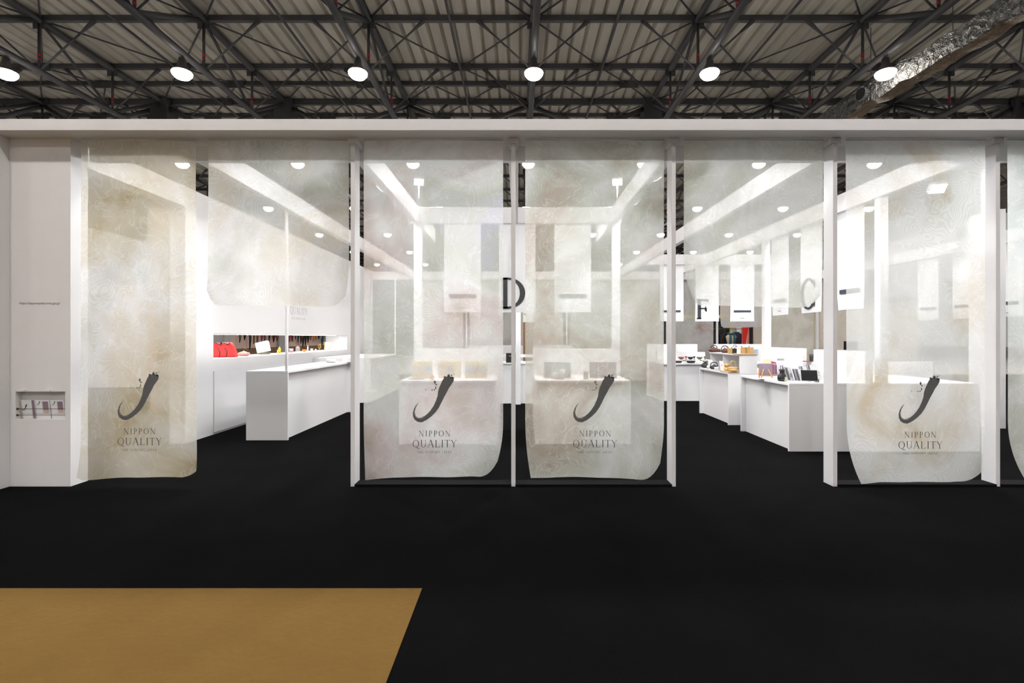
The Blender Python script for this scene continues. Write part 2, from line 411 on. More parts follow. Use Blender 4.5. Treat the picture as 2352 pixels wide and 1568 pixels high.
for xi, X in enumerate(TX):
    t = thing('roof_truss', f'dark grey steel roof truss, {ordn[xi]} of those running away overhead', 'truss', (X, 0, 0), group='roof trusses')
    mk('bottom_chord', G().tube([(0, -20, ZB), (0, 92, ZB)], .115, 14), 'steel', t)
    mk('top_chord', G().tube([(0, -20, ZT), (0, 92, ZT)], .13, 10), 'steel', t)
    for ri, Y in enumerate(ROWS):
        v = link('vertical', vert_me, None, t, (0, Y, 0))
        for dz in (0, .14): link('tape', tape_me, None, v, (0, 0, (11.30 if Y < 16 else 11.48)+dz))
        if ri < len(ROWS)-1:
            dy = round(ROWS[ri+1]-Y, 3)
            link('diagonal', diag_me(dy, ri % 2 == 0), None, t, (0, Y, 0))
        for sx in (-1, 1): link('knee_brace', knee_me(sx), None, t, (0, Y, 0))
        mk('gusset_plate', G().box(-.22, .22, Y-.02, Y+.02, ZT-.3, ZT+.05), 'steel', t)
    gf = G()
    for i, Y in enumerate(FAR[1:]):
        gf.tube([(0, Y, ZB), (0, Y, ZT)], .05, 5)
        a, b = ((ZB, ZT), (ZT, ZB))[i % 2]
        gf.tube([(0, Y-3.33, a), (0, Y, b)], .06, 5)
        for sx in (-1, 1): gf.tube([(0, Y, ZB), (sx*2.02, Y, ZT)], .035, 5)
    tag(mk('far_web_members', gf, 'steel', t), kind='stuff')
    if xi in (2, 3, 6, 9):
        mk('node_block', G().box(-.42, .42, 24.5, 25.3, 11.55, 13.0), 'steel', t)
    for sx in (-1, 1):
        mk('raking_strut', G().tube([(sx*.1, 24.9, 12.75), (sx*2.6, 23.8, 11.3)], .11, 8), 'steel', t)
# purlins across
PUR = [(11.74, .10), (15.07, .10), (18.45, .10), (21.72, .10), (23.2, .09), (24.9, .14), (26.5, .09)]
pn = ['nearest', 'second nearest', 'third nearest', 'fourth nearest', 'fifth nearest', 'thick tubular', 'farthest large']
for (Y, h), nm in zip(PUR, pn):
    tag(mk('purlin', G().box(-33, 33, Y-.08, Y+.08, DZ-.01-2*h, DZ-.01), 'steel'), f'{nm} dark steel purlin running crosswise under the corrugated roof', 'purlin', 'roof purlins')
gf = G()
for Y in [29.8+3.33*i for i in range(20)]: gf.box(-33, 33, Y-.07, Y+.07, DZ-.19, DZ-.01)
tag(mk('far_purlins', gf, 'steel'), 'dark steel purlins receding into the far end of the hall roof', 'purlins', kind='stuff')
# bracing rods in the roof plane
BZ = DZ-.14
def bracing(Y0, Y1, xs0, off, label, plates=True):
    t = thing('roof_bracing', label, 'bracing', (0, Y0, 0), group='roof bracing bays')
    for X in xs0:
        for sx in (-1, 1): mk('brace_rod', G().tube([(X, 0, BZ), (X+sx*off, Y1-Y0, BZ)], .035, 6), 'steel', t)
        if plates: mk('plate', G().box(X+off-.42, X+off+.42, Y1-Y0-.14, Y1-Y0-.09, BZ-.2, BZ+.12), 'steel', t)
kk = range(-4, 5)
bracing(18.45, 21.72, [.55+6*k for k in kk], 3, 'crossed bracing rods between the third and fourth purlins')
bracing(18.45, 15.07, [.55+6*k for k in kk], 3, 'crossed bracing rods between the second and third purlins')
bracing(21.72, 23.2, [3.55+6*k for k in range(-5, 5)], 1.5, 'short crossed bracing rods behind the fourth purlin')
bracing(23.2, 24.9, [2.05+3*k for k in range(-9, 8)], 1.5, 'short crossed bracing rods in front of the thick tubular purlin')
bracing(24.9, 26.5, [.55+3*k for k in range(-9, 9)], 1.5, 'short crossed bracing rods behind the thick tubular purlin')
for k in range(-4, 5):
    tag(mk('tie_rod', G().tube([(3.55+6*k, 8, DZ-.36), (3.55+6*k, 90, DZ-.36)], .05, 6), 'steel'), f'thin steel tie rod under the roof deck, {ORD[k+4]} counted from the left', 'rod', 'roof tie rods')

# hall lamps on a 6 m by 9 m grid
def lamp_meshes():
    h = G().lathe([(.02, .52), (.10, .50), (.13, .30), (.16, .22), (.30, .02), (.31, 0), (.29, .0), (.15, .16), (.02, .17)], n=24)
    l = G().lathe([(.001, -.22), (.12, -.21), (.23, -.16), (.305, -.07), (.32, .0), (.30, .03), (.001, .06)], n=24)
    r = G().tube([(0, 0, .5), (0, 0, .66)], .02, 8)
    a = h.mesh('housing'); a.materials.append(M['steel']); b = l.mesh('lens'); b.materials.append(M['lamp_lens']); c = r.mesh('hanger'); c.materials.append(M['steel'])
    return a, b, c
LH, LL, LR = lamp_meshes()
sp = bpy.data.lights.new('hall_lamp_light', 'SPOT'); sp.energy = HALL_W; sp.spot_size = math.radians(150); sp.spot_blend = .5
sp.shadow_soft_size = .28; sp.color = (1, .96, .93)
rown = {-3: 'far behind the viewer', -2: 'just behind the viewer', -1: 'above the booth', 0: 'in the nearest visible row', 1: 'in the second visible row', 2: 'in the third visible row', 3: 'in the fourth visible row', 4: 'in the fifth visible row', 5: 'in the sixth visible row'}
for k in range(-3, 6):
    for j in range(-4, 5):
        X, Y = .535+6*j, 17.23+9.05*k
        t = thing('hall_lamp', f'bright white high bay lamp {rown[k]}, {ORD[j+4]} from the left', 'lamp', (X, Y, 10.40), group='hall lamps')
        link('housing', LH, None, t); link('lens', LL, None, t); link('hanger', LR, None, t)
        if k <= 1:
            l = link('lamp_light', sp, None, t, (0, 0, -.28))

# foil duct
P0, P1 = Vector((14.05, 11.0, 10.55)), Vector((12.6, 23.5, 10.35))
t = thing('air_duct', 'crumpled silver foil air duct sloping away below the roof trusses', 'duct', tuple(P0))
dv = P1-P0; g = G(); nseg, w, h = 64, .56, .68
prof = [(-.5, -.5), (0, -.52), (.5, -.5), (.52, 0), (.5, .5), (0, .54), (-.5, .5), (-.52, 0)]
rg = random.Random(3); vv = []
for i in range(nseg+1):
    c = dv*(i/nseg); k = 1+.05*math.sin(i*1.05)+rg.uniform(-.03, .03); sag = -.10*abs(math.sin(i*math.pi/8))
    for a, b in prof: vv.append((c.x+a*w*k+rg.uniform(-.02, .02), c.y, c.z+b*h*k+sag+rg.uniform(-.025, .025)))
g.add(vv, [(i*8+j, i*8+(j+1) % 8, (i+1)*8+(j+1) % 8, (i+1)*8+j) for i in range(nseg) for j in range(8)])
g.f.append(tuple(range(8))); g.f.append(tuple(nseg*8+j for j in reversed(range(8)))); g.sm += [False]*2
mk('duct_body', g, 'foil', t)
gw = G(); gw.add([(v[0], v[1], v[2]-.012) for i in range(nseg+1) for v in vv[i*8:i*8+3]], [(i*3+j, (i+1)*3+j, (i+1)*3+j+1, i*3+j+1) for i in range(nseg) for j in range(2)])
mk('underside_reflection', gw, 'foil_carpet_tint', t)  # painted carpet reflection: brown strip laid along the duct's underside
oc = dv*.62
mk('outlet_collar', G().tube([(oc.x-.32, oc.y, oc.z-.02), (oc.x-.46, oc.y-.03, oc.z-.02)], .25, 20), 'foil', t)
mk('outlet_opening', G().tube([(oc.x-.45, oc.y-.03, oc.z-.02), (oc.x-.47, oc.y-.034, oc.z-.02)], .21, 20), 'black', t)
oc = dv*.47
mk('side_outlet', G().tube([(oc.x+.3, oc.y, oc.z-.1), (oc.x+.75, oc.y, oc.z-.25)], .17, 16), 'foil', t)
for i in (8, 24, 40, 56):
    c = dv*(i/nseg); mk('hanger_wire', G().tube([(c.x, c.y, c.z+.35), (c.x, c.y, ZT-P0.z)], .012, 5), 'steel', t)

# ================================================================== BOOTH SHELL
YF = PY(246.7)          # plane of the front posts
YD, YFF, YR = PY(152), PY(97), PY(77)   # rows of the D frame, F frame and rear
BB, BT = 3.10, 3.34     # beam underside and top
GX = lambda k: -.045+1.495*k
# fascia
tag(bev(mk('fascia_board', G().box(-7.5, 10.2, PY(256.4), YF+.26, 3.242, 3.344), 'white'), .003), 'long white fascia board across the whole front above the curtains', 'fascia')
tag(mk('header_beam', G().box(-4.16, 9.6, 4.90, 4.965, BB, 3.2415), 'white'), 'white header beam directly behind the tops of the front curtains', 'beam')
# front posts
pl = {-1: 'slim white front post right of the wide entrance', 0: 'slim white centre post between two long printed curtains', 1: 'slim white front post left of the narrow entrance', 2: 'slim white front post right of the narrow entrance', 3: 'slim white front post at the right edge of the photo'}
for k in range(-1, 4):
    X = [PX(810, 246.7), PX(1179, 246.7), PX(1547.5, 246.7), PX(1918.5, 246.7), PX(2292.5, 246.7)][k+1]
    t = thing('front_post', pl[k], 'post', (X, YF, 0), group='front posts')
    bev(mk('post_panel', G().box(-.0195, .0195, 0, .15, .012, 3.19), 'white', t), .002)
    mk('foot_plate', G().box(-.0195, .0195, 0, .15, 0, .0115), 'white_gloss', t)
    mk('cap_block', G().box(-.046, .046, -.01, .16, 3.1905, 3.2415), 'white', t)
# sills
for (a, b, lab) in ((PX(815, 246.7), PX(1174.5, 246.7), 'black floor sill under the left long curtain'), (PX(1184.5, 246.7), PX(1543, 246.7), 'black floor sill under the centre right long curtain'), (PX(1923.5, 246.7), PX(2287.5, 246.7), 'black floor sill right of the narrow entrance'), (PX(2298, 246.7), PX(2660, 246.7), 'black floor sill at the right edge of the photo')):
    tag(mk('floor_sill', G().box(a, b, YF-.01, YF+.14, .0, .022), 'sill'), lab, 'sill', 'floor sills')

# left storage column with niche
XL0, XL1 = PX(22, 246.7), PX(162, 246.7)
nx0, nx1, nz0, nz1 = PX(36, 246.7), PX(149.5, 246.7), PZ(963, 246.7), PZ(899, 246.7)
y0, y1 = YF, YF+.19
g = G()
g.box(XL0, XL1, y0, y1, 0, nz0); g.box(XL0, XL1, y0, y1, nz1, 3.2415)
g.box(XL0, nx0, y0, y1, nz0, nz1); g.box(nx1, XL1, y0, y1, nz0, nz1); g.box(nx0, nx1, y0+.06, y1, nz0, nz1)
wl = tag(mk('wall_front_left', g, 'white'), kind='structure')
plain_text('https://nipponquality.smrj.go.jp/', PX(138.5, 246.7)-PX(45, 246.7), 'ink_soft', (PX(91.7, 246.7), YF-.0015, PZ(698.5, 246.7)), (1, 0, 0), (0, 0, 1), wl)
tag(mk('wall_front_return', G().box(XL0-.9, XL0-.0005, PY(256.4)+.02, y1, 0, 3.2415), 'white'), kind='structure')
for i, x in enumerate((54.5, 112.5)):
    tag(mk('led_clip', G().box(PX(x-6, 246.7), PX(x+6, 246.7), YF-.022, YF-.0005, nz1+.002, nz1+.022), 'white_gloss'), f'small white clip on the {("left", "right")[i]} above the leaflet niche', 'clip', 'niche clips')
for i, z in enumerate((PZ(939, 246.7), PZ(953.5, 246.7))):
    t = thing('niche_rail', f'thin metal rail, {("upper", "lower")[i]} of two across the leaflet niche', 'rail', (nx0, YF, z), group='niche rails')
    mk('rod', G().tube([(.004, .012, 0), (nx1-nx0-.002, .012, 0)], .0022, 8), 'steel', t)
    mk('end_stop', G().tube([(.0005, .012, 0), (.012, .012, 0)], .009, 12), 'steel', t)
# leaflets leaning in the niche
def leaflet(x0, x1, lab, kind, dy=0):
    a, b = PX(x0, 244.6), PX(x1, 244.6); h = .175
    t = thing('leaflet', lab, 'leaflet', ((a+b)/2, YF+.040+dy, nz0+.002), group='leaflets in the niche')
    w = b-a; n = (0, 0, 0)
    up = Vector((0, -math.sin(.11), math.cos(.11))); r = Vector((1, 0, 0))
    mk('cover', G().prism([(-w/2, 0), (w/2, 0), (w/2, h), (-w/2, h)], (0, .006, 0), r, up, -.006), 'paper', t)
    o = Vector((0, .0045, 0))
    q = lambda x0_, x1_, z0_, z1_, m: flat('print_patch', rect(x0_*w-w/2, x1_*w-w/2, z0_*h, z1_*h), m, o, r, up, t)
    if kind == 0:
        q(0, .18, 0, 1, 'beige'); q(.84, 1, 0, 1, 'mauve'); flat('brush_mark', BR_SMALL, 'ink', o+up*(.62*h)+r*(-.02), r, up, t, .13)
    else:
        q(.52, .93, .48, .93, 'mauve'); q(.52, .93, .30, .48, 'peach'); flat('brush_mark', BR_SMALL, 'ink', o+up*(.84*h)+r*(-.25*w), r, up, t, .085)
    return t
leaflet(46, 81, 'white leaflet with a large brush mark at the left of the niche', 0)
leaflet(83, 115, 'white leaflet with a mauve picture in the middle of the niche', 1, .001)
leaflet(118, 148, 'white leaflet with a mauve picture at the right end of the niche', 1, .002)

# long left wall with slot
WX0, WX1 = -4.55, -4.35
WY0, WY1 = 6.6, YR+.05
sy0, sy1, sz0, sz1 = PY(160.9), PY(90.3), 1.075, 1.44
g = G()
g.box(WX0, WX1, WY0, WY1, 0, sz0); g.box(WX0, WX1, WY0, WY1, sz1, 3.36)
g.box(WX0, WX1, WY0, sy0, sz0, sz1); g.box(WX0, WX1, sy1, WY1, sz0, sz1)
wl = tag(mk('wall_left', g, 'white'), kind='structure')
mk('lower_panel', G().box(WX1+.0005, WX1+.014, sy0, sy1, .03, .90), 'white_gloss', wl)
emblem(wl, (WX1+.002, PY(116), PZ(618, 116)), (0, 1, 0), (0, 0, 1), 1.95, 'ink_pale', True, 'ink_pale')
tag(mk('side_beam', G().box(WX0, WX1, 4.9, WY0-.001, BB, 3.36), 'white'), 'white beam over the side opening, joining the front to the long left wall', 'beam')
tag(mk('slot_shelf', G().box(WX0-.34, WX0-.0005, sy0-.1, sy1+.12, sz0-.04, sz0-.001), 'white'), 'white shelf behind the display slot of the long left wall', 'shelf')
tag(mk('slot_end_panel', G().box(-4.95, WX0-.0005, 13.0, 13.04, 0, 2.4), 'white'), 'white end panel closing the far end of the display slot', 'panel')

t = thing('led_strip', 'thin LED strip under the top edge of the wall slot', 'light strip', (-4.62, sy0, 1.432))
mk('channel', G().box(-.02, .02, .05, sy1-sy0-.05, .0005, .0075), 'flood_body', t); mk('diffuser', G().box(-.014, .014, .06, sy1-sy0-.06, -.002, 0), 'flood_lens', t)
la = bpy.data.lights.new('strip_light', 'AREA'); la.shape = 'RECTANGLE'; la.size = .03; la.size_y = sy1-sy0-.1; la.energy = 11; la.color = (1, .99, .97)
link('strip_light', la, None, t, (0, (sy1-sy0)/2, -.006))
mk('bracket', G().box(-.02, .0695, .05, .08, .0008, .006).box(-.02, .0695, sy1-sy0-.08, sy1-sy0-.05, .0008, .006), 'flood_body', t)
# overhead beams running back
def beamY(X, ya, yb, lab, w=.045, z0=BB, z1=BT):
    return tag(bev(mk('overhead_beam', G().box(X-w, X+w, ya, yb, z0, z1), 'white'), .003), lab, 'beam', 'overhead beams')
Yb = 4.966
beamY(GX(-2)-.07, Yb, YR-.05, 'white overhead beam running back above the long reception counter')
beamY(GX(-1), Yb, YD-.051, 'white overhead beam running back from the left front post')
beamY(GX(0), Yb, YD-.051, 'white overhead beam running back from the centre post')
beamY(GX(1), Yb, YD-.051, 'white overhead beam running back from the post left of the narrow entrance')
beamY(GX(-1), YD+.051, 9.14, 'short white overhead beam behind the left end of the D frame')
beamY(GX(1), YD+.051, 9.14, 'short white overhead beam behind the right end of the D frame')
beamY(GX(2), Yb, YR-.05, 'white overhead beam running back above the narrow entrance aisle')
beamY(GX(3), Yb, YR-.05, 'white overhead beam carrying the C banners')
beamY(GX(6), Yb, YR-.05, 'white overhead beam along the far right side of the booth')
# D frame
tag(bev(mk('cross_beam', G().box(-1.6, 1.55, YD-.05, YD+.05, BB, BT), 'white'), .003), 'white cross beam carrying the D banners', 'beam')
tag(bev(mk('cross_beam', G().box(GX(2)+.046, GX(3)-.046, YFF-.05, YFF+.05, BB, BT), 'white'), .003), 'white cross beam at the left half of the F frame', 'beam')
tag(bev(mk('cross_beam', G().box(GX(3)+.046, GX(4)+.06, YFF-.05, YFF+.05, BB, BT), 'white'), .003), 'white cross beam at the right half of the F frame', 'beam')
tag(bev(mk('rear_header', G().box(WX1, 10.4, YR-.045, YR+.045, BB, BT), 'white'), .003), 'white header beam along the rear of the booth', 'beam')
def post(x0, x1, y0, y1, z0, z1, lab, grp='inner posts'):
    return tag(bev(mk('booth_post', G().box(x0, x1, y0, y1, z0, z1), 'white'), .002), lab, 'post', grp)
post(-1.57, -1.45, YD-.03, YD+.05, 0, BB-.001, 'white post at the left end of the D frame')
post(1.417, 1.537, YD-.03, YD+.05, 0, BB-.001, 'white post at the right end of the D frame')
post(-.05, .055, 10.42, 10.52, 0, 3.34, 'white post seen in the gap right of the centre post under the D banner')
post(4.40, 4.50, 9.02, 9.12, 0, BB-.001, 'white post under the C beam beside the shelf unit')
post(4.40, 4.50, PY(189)+.0, PY(189)+.1, .831, BB-.001, 'white post under the C beam standing on the front display counter')
post(5.87, 5.97, YFF-.05, YFF+.05, 0, BB-.001, 'white post at the right end of the F frame')
post(7.30, 7.42, PY(151), PY(151)+.5, 0, BB+.24, 'wide white post seen past the right edge post')
post(-3.15, -3.12, 6.825, 6.855, .935, BB-.001, 'thin white pole standing on the near end of the reception counter')
post(-3.12, -3.09, 12.75, 12.78, .951, BB-.001, 'thin white pole standing on the rear left counter')
for k in range(-2, 7):
    post(GX(k)-.02, GX(k)+.02, YR-.04, YR+.04, 0, BB-.001, f'slim white rear post, {ORD[k+2]} of the back row from the left', 'rear posts')
# low partitions
def part(x0, x1, y0, y1, h, lab):
    return tag(bev(mk('low_partition', G().box(x0, x1, y0, y1, 0, h), 'white'), .003), lab, 'partition', 'low partitions')
part(-1.449, PX(1149, 152), YD-.03, YD+.03, 1.218, 'low white partition behind the left D display counter')
part(PX(1223.5, 152), 1.416, YD-.03, YD+.03, 1.218, 'low white partition behind the right D display counter')
part(4.33, 4.39, PY(151), PY(128.5), 1.218, 'low white partition behind the two right display counters')
part(GX(2)+.1, PX(1601, 97), YFF-.03, YFF+.03, 1.225, 'low white partition behind the bowl counter')
part(PX(1640, 97), 5.86, YFF-.03, YFF+.03, 1.225, 'low white partition behind the teapot shelf unit')
part(-1.4, 1.5, YR-1.0, YR-.94, 1.16, 'low white partition near the rear of the booth')
part(4.40, 6.2, 7.56, 7.62, 1.02, 'low white partition carrying a brown tray with dark cups')
tag(bev(mk('low_partition', G().box(4.24, 4.34, PY(188), PY(160), .8295, 1.213), 'white'), .003), 'low white partition on the front right counter carrying a black tablet', 'partition', 'low partitions')

# counters
def counter(x0, x1, y0, y1, h, side, lab, rec=.07, tk=.03):
    t = thing('display_counter', lab, 'counter', (x0, y0, 0), group='display counters')
    W_, D_ = x1-x0, y1-y0
    bev(mk('top', G().box(0, W_, 0, D_, h-tk, h), 'white', t), .002)
    if side in ('+x', '-x'):
        a, b = (0, W_-rec) if side == '+x' else (rec, W_)
        bev(mk('end_panel', G().box(0, W_, 0, tk, 0, h-tk-.0005), 'white', t), .002); bev(mk('end_panel', G().box(0, W_, D_-tk, D_, 0, h-tk-.0005), 'white', t), .002)
        mk('body', G().box(a, b, tk+.0005, D_-tk-.0005, .0, h-tk-.0005), 'white', t)
    else:
        bev(mk('end_panel', G().box(0, tk, 0, D_, 0, h-tk-.0005), 'white', t), .002); bev(mk('end_panel', G().box(W_-tk, W_, 0, D_, 0, h-tk-.0005), 'white', t), .002)
        mk('body', G().box(tk+.0005, W_-tk-.0005, rec, D_, .0, h-tk-.0005), 'white', t)
    return t
counter(PX(565, 170.5), PX(661, 170.5), PY(170.5), 9.39, .933, '+x', 'long white reception counter by the left wall')
counter(PX(1812.5, 189), 5.62, PY(189), PY(155), .829, '-x', 'front white display counter right of the entrance, with leaflets on top')
counter(PX(1673, 145.3), 4.31, PY(145.3), PY(125.2), .83, '-x', 'white display counter carrying the teapot shelf unit')
counter(3.12, 5.6, PY(106), 11.9, .824, '-y', 'white display counter with bowls and pans at the back right')
counter(-4.33, -3.12, 10.7, 13.3, .95, '+x', 'white display counter at the rear left')
counter(PX(917, 177.7), PX(1139, 177.7), PY(177.7), YD-.04, .829, '-y', 'white display counter with yellow boards behind the left long curtain', .05)
counter(PX(1231, 177.7), PX(1449, 177.7), PY(177.7), YD-.04, .829, '-y', 'white display counter with gridded screens behind the centre right curtain', .05)
counter(-.95, 1.0, 10.56, 11.3, .854, '-y', 'white counter glimpsed under the D banner', .03)

# ------------------------------------------------------------------ booth floodlights on the beams
fl_b = G().box(-.075, .075, -.02, .03, -.055, .055).mesh('lamp_body'); fl_b.materials.append(M['flood_body'])
fl_l = G().box(-.068, .068, -.024, -.0205, -.048, .048).mesh('lens'); fl_l.materials.append(M['flood_lens'])
ar = bpy.data.lights.new('flood_light', 'AREA'); ar.shape = 'RECTANGLE'; ar.size = .2; ar.size_y = .14; ar.energy = FLOOD_W; ar.color = (.93, .965, 1.0)
ar.spread = math.radians(140)
def flood(x, y, z, tx, ty, tz, k, anchor, lab):
    """anchor: offset from the lamp to the point of the beam its arm is fixed to"""
    t = thing('floodlight', lab, 'floodlight', (x, y, z), group='booth floodlights')
    d = Vector((tx-x, ty-y, tz-z)).normalized()
    q = d.to_track_quat('-Y', 'Z')
    for nm, me in (('lamp_body', fl_b), ('lens', fl_l)):
        o = link(nm, me, None, t); o.rotation_mode = 'QUATERNION'; o.rotation_quaternion = q
    mk('arm', G().tube([(0, 0, 0), anchor], .01, 6), 'flood_body', t)
    a2 = ar.copy(); a2.energy = FLOOD_W*k
    l = link('flood_light', a2, None, t, tuple(d*.05)); l.rotation_mode = 'QUATERNION'; l.rotation_quaternion = d.to_track_quat('-Z', 'Y')
ZL = 3.245
def side_floods(X, sgn, beam, lst):       # lamps on the outer face of a beam running back
    for (y, tx, ty, tz, k, w_) in lst:
        flood(X+sgn*.135, y, ZL, tx, ty, tz, k, (-sgn*.089, 0, 0), f'small grey floodlight on the {beam}, {w_}')
side_floods(GX(-1), -1, 'left post beam', [(6.3, -4.0, 7.7, .3, .62, 'nearest'), (7.1, -4.0, 9.8, .3, .85, 'farthest')])
side_floods(GX(-2)-.07, -1, 'reception counter beam', [(6.2, -3.9, 4.7, 1.2, .6, 'nearest, aimed at the curtain'), (9.0, -4.3, 10.2, .2, .2, 'second'), (11.0, -4.3, 12.0, .2, .2, 'third'), (13.0, -4.2, 14.2, .4, .25, 'fourth'), (7.6, -2.6, 4.7, 1.0, 1.35, 'aimed back at the entrance')])
side_floods(GX(1), 1, 'beam left of the narrow entrance', [(5.9, 3.3, 7.2, .2, .62, 'nearest'), (6.9, 3.3, 8.9, .2, .7, 'farthest')])
side_floods(GX(2), 1, 'entrance aisle beam', [(6.6, 4.3, 7.6, .4, .42, 'nearest'), (8.3, 4.3, 9.2, .4, .42, 'second'), (10.0, 4.2, 11.9, .8, .55, 'third'), (12.6, 4.4, 14, 1.2, .6, 'fourth'), (7.5, 3.3, 4.7, 1.1, 1.5, 'aimed back at the short curtain')])
side_floods(GX(3), 1, 'C banner beam', [(6.3, 6.2, 7.6, .8, 1.2, 'nearest'), (8.3, 6.4, 9.4, .9, 1.2, 'second'), (10.5, 6.4, 11.6, .9, 1.1, 'third'), (7.6, 5.5, 4.7, 1.1, 1.25, 'aimed back at the cream curtain')])
side_floods(GX(6), -1, 'far right beam', [(7.4, 6.6, 6.4, 1.0, 1.3, 'nearest'), (10.2, 6.6, 9.6, 1.0, 1.3, 'farthest')])
for x, tx, w_ in ((-1.5, -.75, 'left'), (1.5, .75, 'right')):
    flood(x, YD, 3.74, tx, 4.7, 1.0, 2.8, (0, 0, BT-3.74+.001), f'floodlight on a short mast at the {w_} end of the D frame')
    flood(tx*1.1, YD+.13, ZL, tx*1.1, 10.8, .8, 1.1, (0, -.079, 0), f'small grey floodlight behind the D banner beam, {w_} one')
for x, w_ in ((-2.4, 'leftmost'), (-.8, 'second from left'), (.7, 'third from left'), (2.2, 'fourth from left'), (3.7, 'fifth from left'), (5.4, 'sixth from left')):  # added fill lamps, unseen behind the header, to brighten the counter fronts
    flood(x, 5.04, 3.19, x*1.12, 8.4, .6, .5 if abs(x) > 1 else .45, (0, -.074, 0), f'added fill floodlight hidden behind the front header beam, {w_}')
flood(GX(3), 5.35, 2.97, 4.0, 3.6, 1.2, .25, (0, 0, BB-2.97-.001), 'bright spotlight hanging under the C beam behind the cream curtain')

# ------------------------------------------------------------------ curtains
def sheer(name, x0, x1, y, z0, z1, m, lab, parent_logo=False, rl=.03, rr=.16, il=.05, ir=.06, seed=0, grp='front sheer curtains', nx=40, nz=70):
    t = thing('sheer_curtain', lab, 'curtain', ((x0+x1)/2, y, z0), group=grp)
    xc = (x0+x1)/2; g = G(); vs_ = []; w = x1-x0; H = z1-z0; rg = random.Random(seed)
    a1, a2, a3 = (rg.uniform(0, 6) for _ in range(3))
    for j in range(nz+1):
        h = H*(j/nz)
        for i in range(nx+1):
            u = i/nx; lo = max(0, 1-h/.55)
            l, r_ = x0-xc+il*lo**2, x1-xc-ir*lo**2
            X = l+(r_-l)*u
            lift = rr*max(0, (u-.84)/.16)**2.4+rl*max(0, (.07-u)/.07)**2+.012*math.sin(u*3.1+a1)
            Z = h+lift*max(0, 1-h/.45)
            k = .25+.75*(1-h/H)
            Yd = k*(.012*math.sin(u*9+a2)+.008*math.sin(u*17+a3+h*.6))-.05*lo**3*(max(0, u-.8)/.2+max(0, .2-u)/.2)
            vs_.append((X, Yd, Z))
    g.add(vs_, [(j*(nx+1)+i, j*(nx+1)+i+1, (j+1)*(nx+1)+i+1, (j+1)*(nx+1)+i) for j in range(nz) for i in range(nx)], True)
    mk('fabric', g, m, t)
    mk('top_rod', G().tube([(x0-xc, 0, H-.006), (x1-xc, 0, H-.006)], .006, 8), 'white', t)
    return t
YC = YF+.012
CZ = 3.236
Zl, Zs = PZ(1098, 246.7), PZ(704, 246.7)
X_ = lambda x: PX(x, 246.7)
cs = [(185, 447, Zl, 'sheer_ochre', 'long ochre printed sheer curtain with brush emblem at the far left', 1, 321),
      (478, 800, Zs, 'sheer_green', 'short pale green sheer curtain over the wide entrance', 0, 0),
      (834.5, 1155.5, Zl, 'sheer_pink', 'long pinkish sheer curtain with brush emblem left of the centre post', 1, 996),
      (1206.5, 1526, Zl, 'sheer_multi', 'long beige green sheer curtain with brush emblem right of the centre post', 1, 1363),
      (1572, 1892.5, Zs, 'sheer_olive', 'short grey green sheer curtain over the narrow entrance', 0, 0),
      (1944, 2266, Zl-.03, 'sheer_cream', 'long cream sheer curtain with brush emblem right of the narrow entrance', 1, 2107),
      (2315, 2637, Zl, 'sheer_mint', 'long mint white sheer curtain cut by the right edge of the photo', 0, 0)]
for i, (a, b, z0, m, lab, lg, lx) in enumerate(cs):
    t = sheer('c', X_(a), X_(b), YC, z0, CZ, m, lab, seed=i, rl=(.03, .14, .0, .0, .12, .0, .0)[i], rr=(.06, .10, .16, .16, .12, .10, .1)[i],
              il=(.0, .02, .03, .05, .05, .10, .12)[i], ir=(-.03, .02, .05, .05, .05, .06, .1)[i])
    if lg:
        yy = 908 if i == 0 else (913 if i < 5 else 916)
        emblem(t, (X_(lx)-t.location.x, -.032, PZ(yy, 246.7)-z0), (1, 0, 0), (0, 0, 1), 1.0)
# rear curtains
rc = ['sheer_rear', 'sheer_green', 'sheer_rear', 'sheer_multi', 'sheer_rear', 'sheer_pink', 'sheer_rear', 'sheer_olive', 'sheer_rear', 'sheer_cream']
for n_, k in enumerate(range(-2, 7)):
    short = k in (4,)
    sheer('r', GX(k)+.10, GX(k)+1.395, YR+.02, 1.68 if short else .1, BB-.002, rc[n_], f'{"short" if short else "long"} printed sheer curtain, {ORD[n_]} from the left in the rear row', seed=20+n_, grp='rear sheer curtains', nx=16, nz=20, rl=.05, rr=.05, il=.02, ir=.02)

